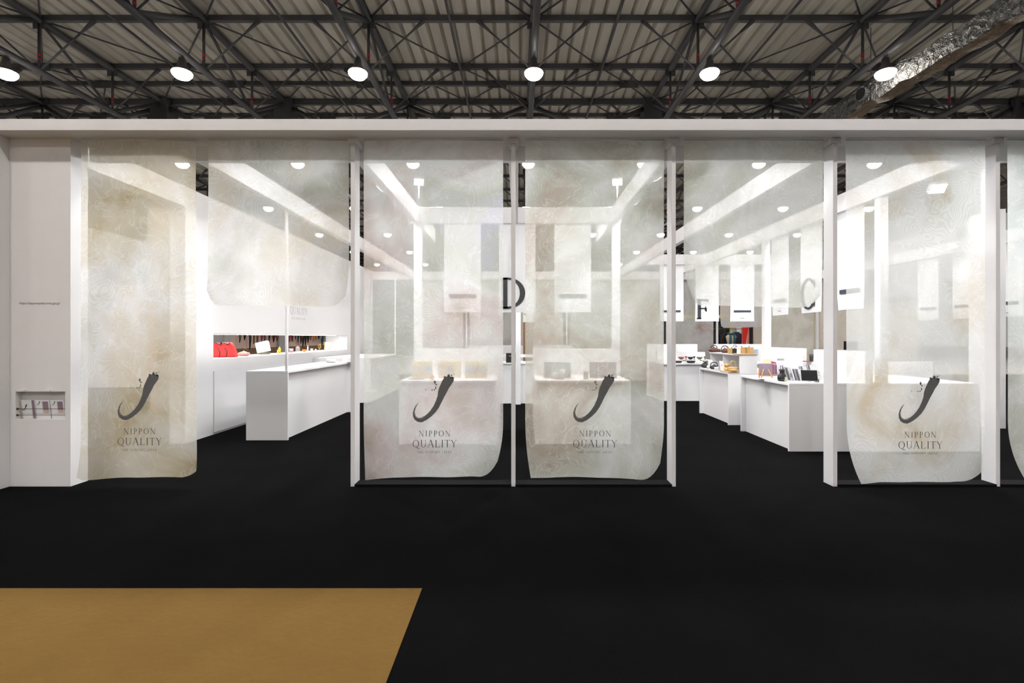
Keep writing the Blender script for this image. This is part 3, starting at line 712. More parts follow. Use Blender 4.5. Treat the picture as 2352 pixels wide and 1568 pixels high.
# ------------------------------------------------------------------ banners
def banner(c, r, lab, kind, txt, w=.553, h=1.335):
    """c: top centre, r: reading direction"""
    r = Vector(r); u = Vector((0, 0, 1)); nrm = r.cross(u)      # faces the reader
    t = thing('hanging_banner', lab, 'banner', c, group='hanging banners')
    g = G(); vs_ = []
    for j in range(9):
        z = -h*j/8; off = -.02*max(0, (j-6)/2)**2
        for s in (-.5, .5): vs_.append(r*(s*w)+u*z-nrm*off*(-1 if s < 0 else .4))
    k = len(vs_); vs_ += [v-nrm*.003 for v in vs_]
    fs = [(2*j, 2*j+2, 2*j+3, 2*j+1) for j in range(8)]+[(k+2*j, k+2*j+1, k+2*j+3, k+2*j+2) for j in range(8)]
    fs += [(2*j, k+2*j, k+2*j+2, 2*j+2) for j in range(8)]+[(2*j+1, 2*j+3, k+2*j+3, k+2*j+1) for j in range(8)]+[(16, k+16, k+17, 17), (0, 1, k+1, k)]
    g.add(vs_, fs); mk('sheet', g, 'paper', t)
    o = nrm*.012
    if kind == 'letter':
        P, w_ = text_polys(txt, .17, .065); flat('letter', P, 'ink', o+u*(-h+.055)+r*(-w/2-.005), r, u, t, .467)
    else:
        flat('label_bar', rect(-.205, .205, 0, .045 if 'F' in txt else .06), 'dark_bar', o+u*(-h+.215), r, u, t)
        words(txt, .125, 'ink_soft', o+u*(-h+.10), r, u, t, .07, .035, .1)
        flat('caption_line', rect(-.045, -.03, 0, .014)+rect(-.025, .045, .002, .011), 'ink_soft', o+u*(-h+.065), r, u, t)
    return t
for (x0, x1, kd, tx, lab) in ((1020, 1105, 'label', 'D 02', 'white hanging banner with dark bar, left of the D banner'), (1146, 1230, 'letter', 'D', 'white hanging banner with a big black letter D'), (1272, 1358, 'label', 'D 01', 'white hanging banner with dark bar, right of the D banner')):
    banner((PX((x0+x1)/2, 152), YD-.02, BB-.001), (1, 0, 0), lab, kd, tx)
for (x0, x1, kd, tx, lab) in ((1516, 1569, 'label', 'F 02', 'white hanging banner with dark bar, left of the F banner'), (1597, 1650, 'letter', 'F', 'white hanging banner with a big black letter F'), (1677, 1731, 'label', 'F 01', 'white hanging banner reading F 01, right of the F banner')):
    banner((PX((x0+x1)/2, 97), YFF-.02, BB-.001), (1, 0, 0), lab, kd, tx)
for (x0, x1, kd, tx, lab) in ((1923, 1984, 'label', 'C 01', 'white hanging banner with dark bar and vertical lettering beside the post right of the entrance'), (1837, 1889, 'letter', 'C', 'white hanging banner with a big black letter C'), (1771, 1813, 'label', 'C 02', 'white hanging banner with dark bar, beyond the C banner')):
    yc = F*4.45*(1/(x0-VX)+1/(x1-VX))/2
    b = banner((4.45, yc, BB-.001), (0, -1, 0), lab, kd, tx)
    if tx == 'C 01': plain_text('AKASHIYA Co.,Ltd', .42, 'ink_soft', (-.012, .03, -.50), (0, 0, -1), (0, -1, 0), b)
for i, yc in enumerate((9.2, 10.1, 11.0)):
    banner((GX(6), yc, BB-.001), (0, -1, 0), f'white hanging banner on the far right beam, {("nearest", "middle", "farthest")[i]} of three', 'label', 'C 02')
# ================================================================== GOODS
def arc_handle(r, z, w=1.0, tr=.006, n=10, lean=0):
    return [(r*w*math.cos(math.pi*k/n), lean*math.sin(math.pi*k/n), z+r*math.sin(math.pi*k/n)) for k in range(n+1)]
def teapot(loc, lab, m='iron', r=.075, flat_=.6, hr=.07, mh='black', spout=True, rz=0, knob='black'):
    t = thing('teapot', lab, 'teapot', loc, rz, 'teapots'); h = r*2*flat_
    mk('body', G().lathe([(.001, 0), (r*.6, 0), (r*.95, h*.3), (r, h*.5), (r*.85, h*.8), (r*.45, h), (.001, h)], n=22), m, t)
    ld = mk('lid', G().lathe([(r*.46, h), (r*.40, h*1.06), (r*.15, h*1.12), (.001, h*1.12)], n=18), m, t)
    mk('knob', G().lathe([(.006, h*1.1), (.012, h*1.2), (.008, h*1.3), (.001, h*1.3)], n=10), knob, t)
    if spout: mk('spout', G().tube([(r*.8, 0, h*.5), (r*1.15, 0, h*.75), (r*1.35, 0, h*1.0)], [.018, .013, .009], 8), m, t)
    if hr: mk('handle', G().tube(arc_handle(hr, h*.85), .0075, 8), mh, t)
    return t
def bowl(loc, lab, m, r=.07, h=.05):
    return tag(mk('bowl', G().lathe([(.001, 0), (r*.4, 0), (r*.42, .006), (r*.75, h*.45), (r, h), (r*.96, h), (r*.7, h*.5), (.001, .012)], n=22), m, None, loc), lab, 'bowl', 'bowls')
def cup(loc, lab, m, r=.03, h=.05, cat='cup'):
    return tag(mk(cat.replace(' ', '_'), G().lathe([(.001, 0), (r*.75, 0), (r*.95, h*.5), (r, h), (r*.92, h), (r*.7, .006), (.001, .006)], n=18), m, None, loc), lab, cat, cat+'s on display')
def goblet(loc, lab, m):
    return tag(mk('goblet', G().lathe([(.001, 0), (.022, 0), (.02, .006), (.006, .015), (.006, .03), (.018, .045), (.026, .075), (.022, .075), (.001, .045)], n=16), m, None, loc), lab, 'goblet', 'goblets')
def bottle(loc, lab, m, r, h, cap, hn=.25, cr=.5):
    t = thing('bottle', lab, 'bottle', loc, group='bottles in the wall slot')
    mk('body', G().lathe([(.001, 0), (r, 0), (r, h*(1-hn)), (r*cr, h*(1-hn*.6)), (r*cr, h*(1-hn*.5)), (.001, h*(1-hn*.5))], n=16), m, t)
    mk('cap', G().lathe([(r*cr*1.05, h*(1-hn*.5)), (r*cr*1.05, h), (.001, h)], n=14), cap, t)
def card(loc, lab, rz=0, w=.075, h=.16, m='paper', pm='peach'):
    t = thing('a_frame_card', lab, 'card', loc, rz, 'standing price cards'); up = Vector((0, math.sin(.33), math.cos(.33)))
    mk('front_leaf', G().prism([(-w/2, 0), (w/2, 0), (w/2, h), (-w/2, h)], (0, 0, 0), (1, 0, 0), up, -.003), m, t)
    up2 = Vector((0, -math.sin(.33), math.cos(.33)))
    mk('back_leaf', G().prism([(-w/2, 0), (w/2, 0), (w/2, h), (-w/2, h)], (0, 2*h*math.sin(.33)+.004, 0), (1, 0, 0), up2, -.003), m, t)
    flat('picture', [[(.018*math.cos(a), .10+.026*math.sin(a)) for a in [2*math.pi*k/10 for k in range(10)]]], pm, (0, -.0012, 0), (1, 0, 0), up, t)
# --- slot shelf of the long left wall
def slot(x, X=-4.62): q = (VX-x)/-X; return X, F/q
Z0 = sz0
X, Y = slot(511, -4.66)
t = thing('tote_bag', 'red cloth tote bag with dark handles in the wall slot', 'bag', (X, Y, Z0), .25)
o = mk('bag_body', G().prism([(-.24, 0), (.22, 0), (.16, .18), (.12, .235), (-.12, .225), (-.20, .19)], (0, .09, 0), (1, 0, 0), (0, 0, 1), .18), 'red_cloth', t); bev(o, .03, 3)
for s in (-.05, .06): mk('handle', G().tube([(s*1.0-.07, -.095+.0, .20), (s-.05, -.11, .235), (s, -.115, .22), (s+.05, -.11, .20), (s+.07, -.095, .23)], .008, 8), 'black', t)
for s in (-.02, .08): mk('strap', G().tube([(s, -.093, .01), (s+.012, -.093, .08), (s-.02, -.093, .15)], .006, 6), 'black', t)
X, Y = slot(560); teapot((X, Y, Z0), 'flat pink clay teapot with a black ring handle in the wall slot', 'pink_clay', .10, .34, .065, 'black', False, knob='yellow')
X, Y = slot(604, -4.68)
t = thing('light_box', 'glowing white tilted box standing in the wall slot', 'box', (X, Y, Z0), .1)
bev(mk('box_body', G().obox((0, 0, .135), (.21, .12, .19), (0, -.22, 0)), 'lit_box', t), .012); mk('foot', G().box(-.07, .11, -.05, .05, 0, .035), 'olive', t)
for x, lab, m, r, h, cm in ((637.5, 'thin yellow bottle in the wall slot', 'yellow', .012, .075, 'yellow'), (642, 'tall yellow bottle with a grey cap in the wall slot', 'yellow', .025, .13, 'grey_wall'), (659.5, 'grey blue bottle beside the pole in the wall slot', 'glass_blue', .03, .165, 'blue_box'), (684, 'clear flask with a red cap in the wall slot', 'acrylic', .045, .14, 'red'), (707, 'slim white bottle in the wall slot', 'ceramic', .015, .13, 'white')):
    X, Y = slot(x); bottle((X, Y, Z0), lab, m, r, h, cm)
X, Y = slot(669); cup((X, Y, Z0), 'clear tumbler holding something red in the wall slot', 'acrylic', .045, .085, 'tumbler'); tag(mk('candle', G().lathe([(.001, .0), (.034, 0), (.036, .035), (.001, .035)], n=14), 'red', None, (X, Y, Z0+.007)), 'small red candle inside the clear tumbler', 'candle')
X, Y = slot(699); bowl((X, Y, Z0), 'small orange bowl in the wall slot', 'orange', .055, .045)
X, Y = slot(716); cup((X, Y, Z0), 'white cup in the wall slot', 'ceramic', .03, .06)
X, Y = slot(725); cup((X, Y, Z0), 'small pale cup near the gold ornament in the wall slot', 'ceramic', .02, .045)
X, Y = slot(734)
t = thing('ornament', 'gold wire ornament on a stem in the wall slot', 'ornament', (X, Y, Z0)); mk('stand', G().lathe([(.001, 0), (.025, 0), (.004, .01), (.004, .05)], n=10), 'gold', t)
mk('wire_hoop', G().tube([(.032*math.cos(a), 0, .10+.05*math.sin(a)) for a in [2*math.pi*k/18 for k in range(18)]], .004, 6, closed=True), 'gold', t)
mk('wire_hoop', G().tube([(.016*math.cos(a), 0, .10+.05*math.sin(a)) for a in [2*math.pi*k/18 for k in range(18)]], .003, 6, closed=True), 'gold', t)
X, Y = slot(753)
t = thing('framed_panel', 'leaning grey framed panel near the far end of the wall slot', 'frame', (X, Y, Z0), .2); up = Vector((0, .25, 1)).normalized()
mk('board', G().prism([(-.07, 0), (.07, 0), (.07, .20), (-.07, .20)], (0, 0, 0), (1, 0, 0), up, -.012), 'grey_wall', t); mk('edge', G().prism([(-.085, 0), (-.0705, 0), (-.0705, .20), (-.085, .20)], (0, 0, 0), (1, 0, 0), up, -.014), 'wood', t)
# --- neighbour stand seen through the slot
nb = thing('neighbour_display', 'neighbouring stand with hanging goods seen through the wall slot', 'stand', (-6.6, 9.2, 0))
mk('back_panel', G().box(-.1, 0, 0, 11.5, .0, 2.1), 'peach', nb); mk('low_board', G().box(.0005, .02, 2.3, 9.5, .0, 1.12), 'wood_brown', nb)
mk('grey_panel', G().box(.0005, .03, 0, 2.2, 0, 2.1), 'grey_wall', nb); mk('support', G().box(.0005, .07, 4.6, 4.95, 0, 2.1), 'grey_wall', nb); mk('support', G().box(.0005, .07, 2.05, 2.3, 0, 2.1), 'grey_wall', nb)
mk('hanging_rail', G().tube([(.12, 2.4, 1.92), (.12, 9.4, 1.92)], .012, 6), 'steel', nb)
rg = random.Random(5); hm = ['black', 'navy', 'brown_clay', 'wood_brown', 'teal_cloth', 'grey_wall', 'magenta', 'orange', 'black', 'olive']
hn = ['black', 'navy', 'dark brown', 'brown', 'dark teal', 'grey', 'magenta', 'orange', 'black', 'olive']
yy = 2.55; i = 0
while yy < 9.3:
    if 4.4 < yy < 5.1: yy = 5.12
    q = rg.randrange(10); L_ = rg.uniform(.58, .84); w_ = rg.uniform(.05, .11)
    g = G().tube([(0, 0, 0), (0, 0, -L_*.25), (.01, .01, -L_*.7), (0, .0, -L_)], [.008, w_*.6, w_*.5, .01], 7)
    tag(mk('hanging_pouch', g, hm[q], None, (-6.6+.12, 9.2+yy, 1.905)), f'{hn[q]} cloth hanging on the neighbouring stand, {ORD2(i)} along', 'cloth', 'hanging goods next door')
    yy += rg.uniform(.13, .24); i += 1
# --- reception counter goods
X0 = PX(613, 170.5)
tag(mk('acrylic_tray', G().box(-.14, .10, 0, .16, 0, .035), 'acrylic', None, (PX(648, 165), PY(163), .9335)), 'clear acrylic tray left of the pole on the reception counter', 'tray', 'acrylic trays')
tag(mk('acrylic_tray', G().box(-.1, .1, 0, .16, 0, .04), 'acrylic', None, (PX(672, 160)-.1, PY(158), .9335)), 'clear acrylic tray right of the pole on the reception counter', 'tray', 'acrylic trays')
tag(mk('paper_roll', G().tube([(-.08, 0, .035), (.08, 0, .035)], .035, 16), 'ceramic', None, (PX(774, 126)-.05, PY(128), .9335)), 'white roll lying at the far end of the reception counter', 'roll')
tag(bev(mk('white_box', G().box(-.12, .05, 0, .2, 0, .075), 'white', None, (PX(800, 127), PY(126.5), .9335))), 'white box at the far end of the reception counter', 'box')
# --- D counters
def board_on_counter(x0, x1, ytop, lab, mbase, extra, ppm=168):
    a, b = PX(x0, ppm), PX(x1, ppm); h = PZ(ytop, ppm)-.829
    t = thing('display_board', lab, 'board', ((a+b)/2, PY(ppm), .8295), group='boards on the D counters')
    w = b-a; up = Vector((0, .18, 1)).normalized()
    mk('panel', G().prism([(-w/2, 0), (w/2, 0), (w/2, h), (-w/2, h)], (0, .012, 0), (1, 0, 0), up, -.012), mbase, t)
    o = Vector((0, -.001, 0)); extra(t, w, h, o, (1, 0, 0), up)
def ex_strips(cols):
    def f(t, w, h, o, r, u):
        n = len(cols)
        for k, c in enumerate(cols): flat('sample', rect(-w/2+w*(k+.12)/n, -w/2+w*(k+.85)/n, h*.25, h*.72), c, o, r, u, t)
    return f
board_on_counter(944, 992, 829, 'yellow sample board with a blue strip, leftmost on the D counter', 'yellow_board', ex_strips(['peach', 'cream', 'blue_card']))
board_on_counter(1006, 1058, 829, 'yellow sample board with pink swatches, middle on the D counter', 'yellow_board', ex_strips(['peach', 'mauve', 'cream']))
board_on_counter(1068, 1119, 829, 'yellow sample board with three grey swatches, rightmost on the D counter', 'yellow_board', ex_strips(['blue_card', 'mauve', 'grey_wall']))
def ex_grid(t, w, h, o, r, u):
    for k in range(4): flat('grid_bar', rect(-w/2+w*k/3-.006, -w/2+w*k/3+.006, 0, h), 'white', o, r, u, t)
    for k in range(3): flat('grid_bar', rect(-w/2, w/2, h*k/2-.004, h*k/2+.005), 'white', o, r, u, t)
board_on_counter(1249, 1311, 831, 'grey gridded screen at the left of the right D counter', 'grey_print', ex_grid)
board_on_counter(1354, 1417, 831, 'grey gridded screen at the right of the right D counter', 'grey_print', ex_grid)
cup((PX(1277, 172), PY(172), .8295), 'white vase in front of the left gridded screen', 'ceramic', .035, .09, 'vase'); cup((PX(1291, 172), PY(172), .8295), 'taller white vase in front of the left gridded screen', 'ceramic', .04, .13, 'vase')
tag(mk('price_block', G().box(-.03, .03, 0, .02, 0, .10), 'grey_wall', None, (PX(1346, 172), PY(172), .8295)), 'small grey block between the gridded screens', 'block')
bowl((PX(1396, 173), PY(173), .8295), 'small red dish in front of the right gridded screen', 'red', .05, .04)
bowl((PX(991, 173), PY(173), .8295), 'small orange dish between two yellow boards', 'orange', .05, .05)
tag(mk('swatch_pile', G().box(-.1, .1, 0, .08, 0, .02), 'mauve', None, (PX(955, 174), PY(174), .8295)), 'flat pile of mauve swatches on the left D counter', 'swatches')
# black book under the D banner
t = thing('book', 'black book standing on the counter under the D banner', 'book', (PX(1172, 110)+.02, 10.62, .8545)); mk('cover', G().box(-.11, .11, 0, .03, 0, .20), 'black', t); flat('title', rect(-.05, .05, .13, .145), 'gold', (0, -.0012, 0), (1, 0, 0), (0, 0, 1), t)
tag(mk('wall_shelf', G().box(-1.0, .9, 11.32, 11.5, .94, 1.0), 'white'), 'white shelf board behind the black book', 'shelf'); 
t = thing('wood_screen', 'brown wooden board standing behind the gap right of the centre post', 'board', (.12, 12.2, 0)); mk('panel', G().box(0, .25, 0, .03, 0, 1.75), 'wood_brown', t); mk('upper_sheet', G().box(0, .25, 0, .03, 1.751, 2.3), 'ceramic', t)
for q in range(3): flat('print_line', rect(0, .1, 2.08-q*.06-(.03 if q == 2 else 0), 2.10-q*.06-(.03 if q == 2 else 0)), 'ink_soft', (.02, -.0012, 0), (1, 0, 0), (0, 0, 1), t)

# --- front right counter goods (top .829)
T = .8295
def rc_(x, ppm): return PX(x, ppm), PY(ppm)
tag(mk('paper_sheet', G().prism([(-.16, -.05), (.22, -.09), (.20, .07), (-.14, .09)], (*rc_(1752, 170), T), (1, 0, 0), (0, 1, 0), .002), 'paper'), 'large white sheet lying at the left of the front right counter', 'sheet', 'paper sheets')
tag(mk('paper_sheet', G().prism([(-.12, -.04), (.16, -.05), (.18, .05), (-.10, .05)], (*rc_(1830, 183), T), (1, 0, 0), (0, 1, 0), .002), 'paper'), 'white sheet lying in front of the black tablet', 'sheet', 'paper sheets')
x, y = rc_(1760, 167)
t = thing('postcard_easel', 'small wooden easel holding mauve postcards', 'easel', (x, y, T), -.2); up = Vector((0, .25, 1)).normalized()
mk('postcards', G().prism([(-.085, 0), (.085, 0), (.085, .17), (-.085, .17)], (0, .0, .03), (1, 0, 0), up, -.012), 'mauve', t)
for s in (-.055, .055): mk('leg', G().bar((s*1.3, -.03, .0), (s*.5, .02, .12), .01), 'wood', t)
mk('ledge', G().box(-.08, .08, -.035, -.018, .022, .034), 'wood', t); mk('clip', G().box(-.10, -.085, -.02, .0, 0, .13), 'orange', t)
x, y = rc_(1774, 160)
t = thing('booklet', 'cream and magenta booklet leaning on the low partition', 'booklet', (x, y, T)); mk('cover', G().prism([(-.10, 0), (.03, 0), (.03, .245), (-.07, .245), (-.10, .2)], (0, .04, 0), (1, 0, 0), up, -.006), 'cream', t); mk('back_cover', G().prism([(.031, 0), (.10, 0), (.10, .20), (.031, .22)], (0, .04, 0), (1, 0, 0), up, -.006), 'magenta', t)
x, y = rc_(1793, 168)
t = thing('brush_stand', 'clear stand full of pale striped brushes', 'stand', (x, y, T)); mk('tray', G().box(-.09, .09, 0, .06, 0, .05), 'acrylic', t)
for k in range(6): mk('brush', G().tube([(-.07+k*.028, .03, .052), (-.07+k*.028, .03, .15), (-.07+k*.028, .03, .175)], [.007, .007, .010], 7), ('grey_print', 'mauve', 'paper')[k % 3], t)
mk('lid', G().box(-.09, .09, 0, .06, .185, .20), 'acrylic', t)
x, y = rc_(1798, 162)
t = thing('info_card', 'tall white card with a grey heading behind the black pouch', 'card', (x, y, T)); mk('sheet', G().prism([(-.055, 0), (.055, 0), (.055, .27), (-.055, .27)], (0, 0, 0), (1, 0, 0), up, -.004), 'paper', t); flat('heading', rect(-.05, .05, .235, .262), 'grey_wall', (0, -.0012, 0), (1, 0, 0), up, t)
x, y = rc_(1796, 180)
t = thing('drawstring_pouch', 'black drawstring pouch with a pale green patch on the front right counter', 'pouch', (x, y, T))
mk('bag', G().lathe([(.001, 0), (.045, 0), (.055, .03), (.05, .07), (.028, .10), (.026, .11), (.036, .15), (.03, .152), (.001, .12)], n=16), 'black', t); mk('patch', G().lathe([(.0555, .004), (.0565, .03), (.048, .065)], n=8).prism([(0, 0), (.001, 0), (.001, .001)], (0, 0, .01), (1, 0, 0), (0, 0, 1), .001), 'cream', t).scale = (1, 1, 1)
t.children[-1].scale = (.5, .5, .9); t.children[-1].location = (.026, -.032, 0)
def holder(x, ppm, lab, w=.10, h=.16, n=5, ms=('paper', 'grey_print', 'mauve'), rz=0, face='peach'):
    X, Y = rc_(x, ppm); t = thing('leaflet_holder', lab, 'holder', (X, Y, T), rz, 'clear leaflet holders'); up = Vector((0, .30, 1)).normalized()
    mk('acrylic_front', G().box(-w/2, w/2, -.045, -.042, 0, h*.45), 'acrylic', t); mk('acrylic_base', G().box(-w/2, w/2, -.0415, .05, 0, .004), 'acrylic', t)
    for k in range(n): mk('leaflet', G().prism([(-w*.45, 0), (w*.45, 0), (w*.45, h), (-w*.45, h)], (0, -.025+k*.014, .006), (1, 0, 0), up, -.004), ms[k % len(ms)], t)
    flat('cover_print', rect(-w*.35, w*.35, h*.2, h*.55), face, Vector((0, -.0265, .006)), (1, 0, 0), up, t)
holder(1816, 177, 'clear leaflet holder just right of the black pouch', .075, .165, 6, rz=.55, face='ink_pale')
holder(1838.5, 179, 'clear leaflet holder left of the black tablet', .072, .15, 6, rz=.55)
holder(1852, 168, 'clear leaflet holder behind the black tablet', .11, .16, rz=.4, face='orange')
holder(1874, 172, 'wide clear leaflet holder with orange print beside the post', .17, .19, rz=.3, face='peach')
def tablet(loc, lab, w, h, rz, edge='white_gloss', lean=.5):
    t = thing('tablet', lab, 'tablet', loc, rz, 'tablets'); up = Vector((0, math.sin(lean), math.cos(lean)))
    bev(mk('casing', G().prism([(-w/2, 0), (w/2, 0), (w/2, h), (-w/2, h)], (0, 0, .012), (1, 0, 0), up, -.010), edge, t), .003)
    flat('screen', rect(-w/2+.004, w/2-.004, .004, h-.004), 'screen', Vector((0, -.0012, .012)), (1, 0, 0), up, t)
    mk('stand', G().bar((0, .015, 0.004), (0, h*.35, .004), .02).bar((0, h*.35, .004), (0, .5*h*math.sin(lean)+.012, .5*h*math.cos(lean)), .016), edge, t)
tablet((*rc_(1860, 184), T), 'black tablet on a white stand on the front right counter', .19, .155, -.35)
tag(mk('card_clip', G().box(-.03, .03, 0, .02, 0, .03), 'acrylic', None, (*rc_(1852, 188.3), T)), 'clear card clip in front of the black tablet', 'clip')
tablet((4.29, PY(178), 1.2135), 'black tablet with a red edge on the low partition right of the entrance', .16, .13, -.6, 'brick_clay', .5)
# tray with dark cups
tag(mk('wooden_tray', G().box(-.14, .2, -.03, .03, 0, .012), 'brick_clay', None, (PX(1868, 153), 7.59, 1.021)), 'red brown tray on the low partition behind the leaflets', 'tray')
cup((PX(1863, 153), 7.575, 1.034), 'dark tapered cup on the red brown tray', 'iron', .03, .10); cup((PX(1876, 153), 7.60, 1.034), 'clear cup on the red brown tray', 'acrylic', .025, .06); cup((PX(1882, 153), 7.59, 1.034), 'small black cup on the red brown tray', 'black', .02, .07)
tag(mk('business_card_box', G().box(-.02, .02, 0, .04, 0, .035), 'black', None, (*rc_(1878, 184), T)), 'small black box behind the black tablet', 'box')

# --- teapot counter with shelf unit
SX0, SX1, SY0, SY1, SH = PX(1698, 145), PX(1738.5, 145), PY(145.2), PY(126), 1.116
t = thing('shelf_unit', 'open white shelf unit standing on the teapot counter', 'shelf', (SX0, SY0, .8305))
hh = SH-.8305; dd = SY1-SY0; ww = SX1-SX0
mk('top_board', G().box(-.02, ww, 0, dd, hh-.018, hh), 'white', t); mk('base_board', G().box(0, ww, .018, dd-.018, 0, .012), 'white', t); mk('back_board', G().box(ww-.015, ww, .018, dd-.018, .0125, hh-.0185), 'white', t)
for a in (0, dd*.52, dd-.018): mk('divider', G().box(0, ww, a, a+.018, 0, hh-.0185), 'white', t)
def sh(x, z=SH, dx=.10):      # a spot on the shelf top at pixel x
    X = SX0+dx; q = (x-VX)/X; return (X, F/q, z+.0005)
teapot(sh(1640, dx=.09), 'reddish brown spindle shaped teapot on the shelf unit', 'brown_clay', .10, .38, .06, 'black', False)
teapot(sh(1653, dx=.20), 'olive glazed teapot on the shelf unit', 'olive', .055, .42, 0, 'black', False)
teapot(sh(1665, dx=.08), 'patterned brown kettle with a hoop handle on the shelf unit', 'brown_clay', .07, .5, .065, 'black', True, knob='gold')
card(sh(1671, dx=.17), 'white standing card behind the patterned kettle')
def wood_box(loc, lab, w, h, m='wood', knobs=0, rz=.4):
    t = thing('wooden_box', lab, 'box', loc, rz, 'wooden boxes'); bev(mk('box_body', G().box(-w/2, w/2, -.05, .05, 0, h), m, t), .004)
    mk('lid_seam', G().box(-w/2-.001, w/2+.001, -.051, .051, h*.78, h*.79), 'wood_brown', t)
    for k in range(knobs): mk('knob', G().lathe([(.004, h), (.009, h+.012), (.001, h+.02)], n=8), 'black', t).location.x = (k-.5*(knobs-1))*w*.5
    return t
wood_box(sh(1680.5, dx=.05), 'plain wooden box left of the black handbag', .085, .09, knobs=1)
t = thing('handbag', 'small black box handbag with a hoop handle on the shelf unit', 'handbag', sh(1691, dx=.09), .4)
bev(mk('bag_body', G().box(-.045, .045, -.04, .04, 0, .085), 'black', t), .006); mk('handle', G().tube(arc_handle(.035, .085, 1), .005, 8), 'black', t); mk('handle', G().tube([(a, .03, b+.02) for a, _, b in arc_handle(.04, .085)], .005, 8), 'black', t)
card(sh(1696.5, dx=.0), 'white standing card in front of the black handbag', -.5, .055, .15)
tag(bev(mk('wooden_tray', G().box(-.16, .16, -.10, .10, 0, .014), 'wood_pale', None, sh(1713, dx=.13)), .005), 'pale wooden tray under the wooden boxes on the shelf unit', 'tray')
p3 = sh(1712, dx=.12); wood_box((p3[0]-.05, p3[1]+.02, p3[2]+.015), 'wooden box with a black knob on the tray, left of two', .075, .10, knobs=1); wood_box((p3[0]+.055, p3[1]-.01, p3[2]+.015), 'wooden box with a black knob on the tray, right of two', .085, .10, knobs=1)
tag(mk('blue_card', G().box(-.06, .06, 0, .006, 0, .08), 'blue_card', None, sh(1733, dx=.262)), 'pale blue card at the right end of the shelf unit', 'card')
tag(mk('blue_box', G().box(-.012, .012, 0, .02, 0, .03), 'blue_box', None, sh(1729, dx=.24)), 'tiny dark blue box at the right end of the shelf unit', 'box')
CX = PX(1673, 145.3)
def ct(x, dx): X = CX+dx; q = (x-VX)/X; return (X, F/q, .8305)
teapot(ct(1620, .10), 'squat black iron kettle at the left of the teapot counter', 'iron', .075, .55, .045, 'grey_wall', False)
teapot(ct(1640, .09), 'black iron kettle with a green knob and tall hoop handle', 'iron', .075, .45, .065, 'black', True, knob='teal_cloth')
cup(ct(1627, .035), 'small pale cup right of the squat kettle', 'ceramic', .03, .055); cup(ct(1645, .04), 'pale cup in front of the tall handled kettle', 'ceramic', .032, .05); cup(ct(1650, .05), 'checkered white cup on the teapot counter', 'ceramic', .036, .06)
card(ct(1634, .075), 'white standing card behind the iron kettles')
card(ct(1660, .05), 'white standing card in the middle of the teapot counter', .1, .06, .17)
tag(bev(mk('wooden_tray', G().box(-.09, .09, -.17, .17, 0, .012), 'wood', None, ct(1676, .085)), .005), 'wooden tray under the handled basket on the teapot counter', 'tray')
p3 = ct(1683, .085)
t = thing('wooden_basket', 'round wooden lidded basket with a tall strap handle', 'basket', (p3[0], p3[1], p3[2]+.0125)); mk('tub', G().lathe([(.001, 0), (.068, 0), (.068, .055), (.001, .055)], n=24), 'wood', t); mk('lid', G().lathe([(.071, .056), (.071, .075), (.001, .075)], n=24), 'wood', t)
hp = arc_handle(.045, .0, 1, n=12); mk('handle', G().tube([(.045, 0, .076), (.045, 0, .12)]+[(a, 0, .12+b) for a, _, b in hp][1:-1]+[(-.045, 0, .12), (-.045, 0, .076)], .009, 6), 'wood', t)
p3 = ct(1668, .085); cup((p3[0], p3[1], p3[2]+.0125), 'wooden cup left of the handled basket', 'wood_pale', .04, .055); cup((p3[0]+.01, p3[1]+.002, p3[2]+.069), 'wooden cup stacked on another left of the handled basket', 'wood', .042, .055)
cup(ct(1655, .13), 'small grey cup left of the handled basket', 'ceramic', .025, .05)

# --- bowl counter
def fb(x, y, ppm=104): return (PX(x, ppm), PY(ppm), .8245)
t = thing('step_shelf', 'stepped white display shelf on the bowl counter', 'shelf', (3.2, PY(103)+.05, .8245)); mk('riser', G().box(0, 1.1, 0, .3, 0, .06), 'white', t); mk('upper_riser', G().box(0, 1.1, .3005, .5, 0, .22), 'white', t)
YS = PY(103)+.15; ps = F/YS
for x, m, lab in ((1564.5, 'brick_clay', 'brick red bowl on the stepped shelf'), (1586, 'iron', 'black bowl on the stepped shelf'), (1607, 'olive', 'olive bowl on the stepped shelf')):
    bowl((PX(x, ps), YS, .885), lab, m, .072, .058)
for x, m, lab in ((1575, 'brick_clay', 'brick red goblet on the stepped shelf'), (1594, 'iron', 'dark goblet on the stepped shelf'), (1618, 'olive', 'olive goblet on the stepped shelf')):
    goblet((PX(x, ps), YS-.02, .885), lab, m)
def pan(x, lab, w=.2):
    X, Y = PX(x, 105), PY(105)
    t = thing('pan', lab, 'pan', (X, Y, .8245), group='black pans'); mk('dish', G().lathe([(.001, 0), (w*.36, 0), (w*.5, .05), (w*.47, .05), (w*.34, .008), (.001, .002)], n=20, sy=.6), 'iron', t)
    mk('handle', G().tube([(-w*.48, 0, .047), (-w*.7, 0, .056), (-w*.85, 0, .055)], [.008, .007, .010], 7), 'iron', t)
pan(1557, 'black pan left of the other pans on the bowl counter'); pan(1587, 'black pan in the middle of the bowl counter', .21); pan(1622, 'flat black pan at the right of the bowl counter', .16)
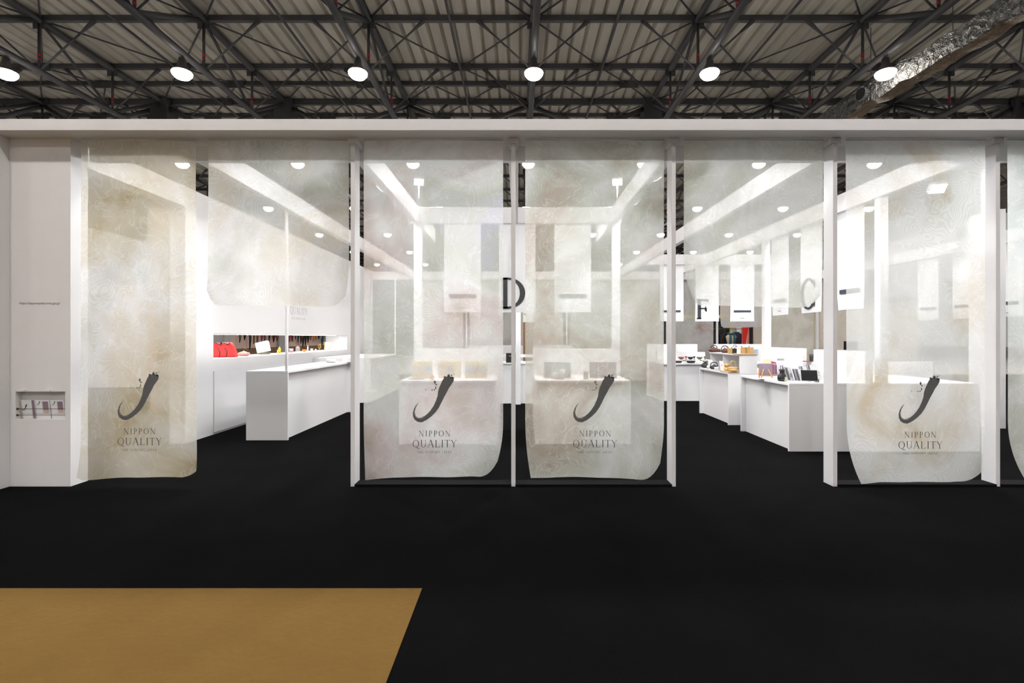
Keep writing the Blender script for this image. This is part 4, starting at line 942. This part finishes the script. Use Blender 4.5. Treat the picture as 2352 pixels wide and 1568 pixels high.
# --- things beyond the booth, right rear
t = thing('dark_stand', 'dark neighbouring stand seen behind the rear curtains', 'stand', (0, 23, 0)); mk('back_wall', G().box(6, 13, 0, .1, 0, 2.6), 'dark_wall', t); mk('beam', G().box(6, 13, -.2, -.1, 2.25, 2.38), 'yellow', t); mk('yellow_post', G().box(9.58, 9.65, -.2, -.1, 0, 2.249), 'yellow', t)
mk('grey_sheet', G().box(9.66, 10.2, -.05, -.001, .6, 2.2), 'grey_wall', t); mk('poster', G().box(9.9, 10.12, -.08, -.051, 1.58, 1.84), 'paper', t)
t = thing('mannequin', 'headless beige mannequin bust with a teal scarf beyond the booth', 'mannequin', (9.36, 22.2, 0))
mk('torso', G().lathe([(.001, .9), (.15, .9), (.17, 1.15), (.23, 1.42), (.10, 1.53), (.05, 1.55), (.05, 1.62), (.001, 1.63)], n=18, sy=.65), 'sand_cloth', t); mk('pole', G().tube([(0, 0, 0), (0, 0, .91)], .02, 8), 'steel', t)
mk('scarf', G().tube([(.12*math.cos(a), .09*math.sin(a)-.02, 1.54) for a in [2*math.pi*k/16 for k in range(16)]], .05, 8, closed=True).tube([(-.08, -.13, 1.5), (-.09, -.17, 1.3), (-.10, -.16, 1.05)], .05, 8).tube([(.08, -.13, 1.5), (.10, -.17, 1.3), (.09, -.16, 1.1)], .05, 8), 'teal_cloth', t)
t = thing('red_banner_stand', 'red upright banner with pale rays beyond the rear curtains', 'banner', (9.70, 21.8, 0)); mk('sheet', G().box(-.02, .28, 0, .02, .2, 1.95), 'red', t); mk('base', G().box(-.05, .31, -.1, .12, 0, .2), 'steel', t)
flat('ray', [[(0, .25), (.12, .25), (.25, 1.85)], [(.14, .25), (.2, .25), (.26, 1.85)], [(.22, .25), (.26, .25), (.27, 1.85)]], 'peach', (0, -.0012, 0), (1, 0, 0), (0, 0, 1), t)
tag(mk('beige_wall', G().box(10.05, 17, 21.5, 21.6, 0, 2.7), 'beige'), 'beige wall of another stand beyond the rear curtains at right', 'wall')
t = thing('garment_rail', 'black garment rail beyond the rear curtains', 'rail', (8, 22.5, 0)); mk('rail', G().tube([(-.3, 0, 1.76), (2.2, 0, 1.76)], .012, 6), 'steel', t)
for x_ in (-.3, 2.2): mk('upright', G().tube([(x_, 0, 0), (x_, 0, 1.76)], .015, 6), 'steel', t)
for i, (x, m) in enumerate(((8.1, 'navy'), (8.65, 'black'), (9.2, 'black'), (9.72, 'navy'))):
    t = thing('garment', f'dark garment hanging beyond the rear curtains, {ORD[i]} from the left', 'garment', (x, 22.5, 0), group='garments beyond the booth')
    mk('cloth', G().prism([(-.2, .7), (.2, .7), (.22, 1.5), (.08, 1.62), (-.08, 1.62), (-.22, 1.5)], (0, .06, 0), (1, 0, 0), (0, 0, 1), .12), m, t); mk('hanger', G().tube([(0, 0, 1.6), (0, 0, 1.75)], .01, 6), 'steel', t)
# --- neighbours beyond the side opening
tag(mk('neighbour_wall', G().box(-19, -10.25, 14.0, 14.1, 0, 2.83), 'white'), 'white wall of another stand beyond the side opening', 'wall')
tag(mk('tall_stand_wall', G().box(-10.2, -7.95, 13.9, 14.1, 0, 4.95), 'beige'), 'tall beige panel of another stand beyond the side opening', 'panel')
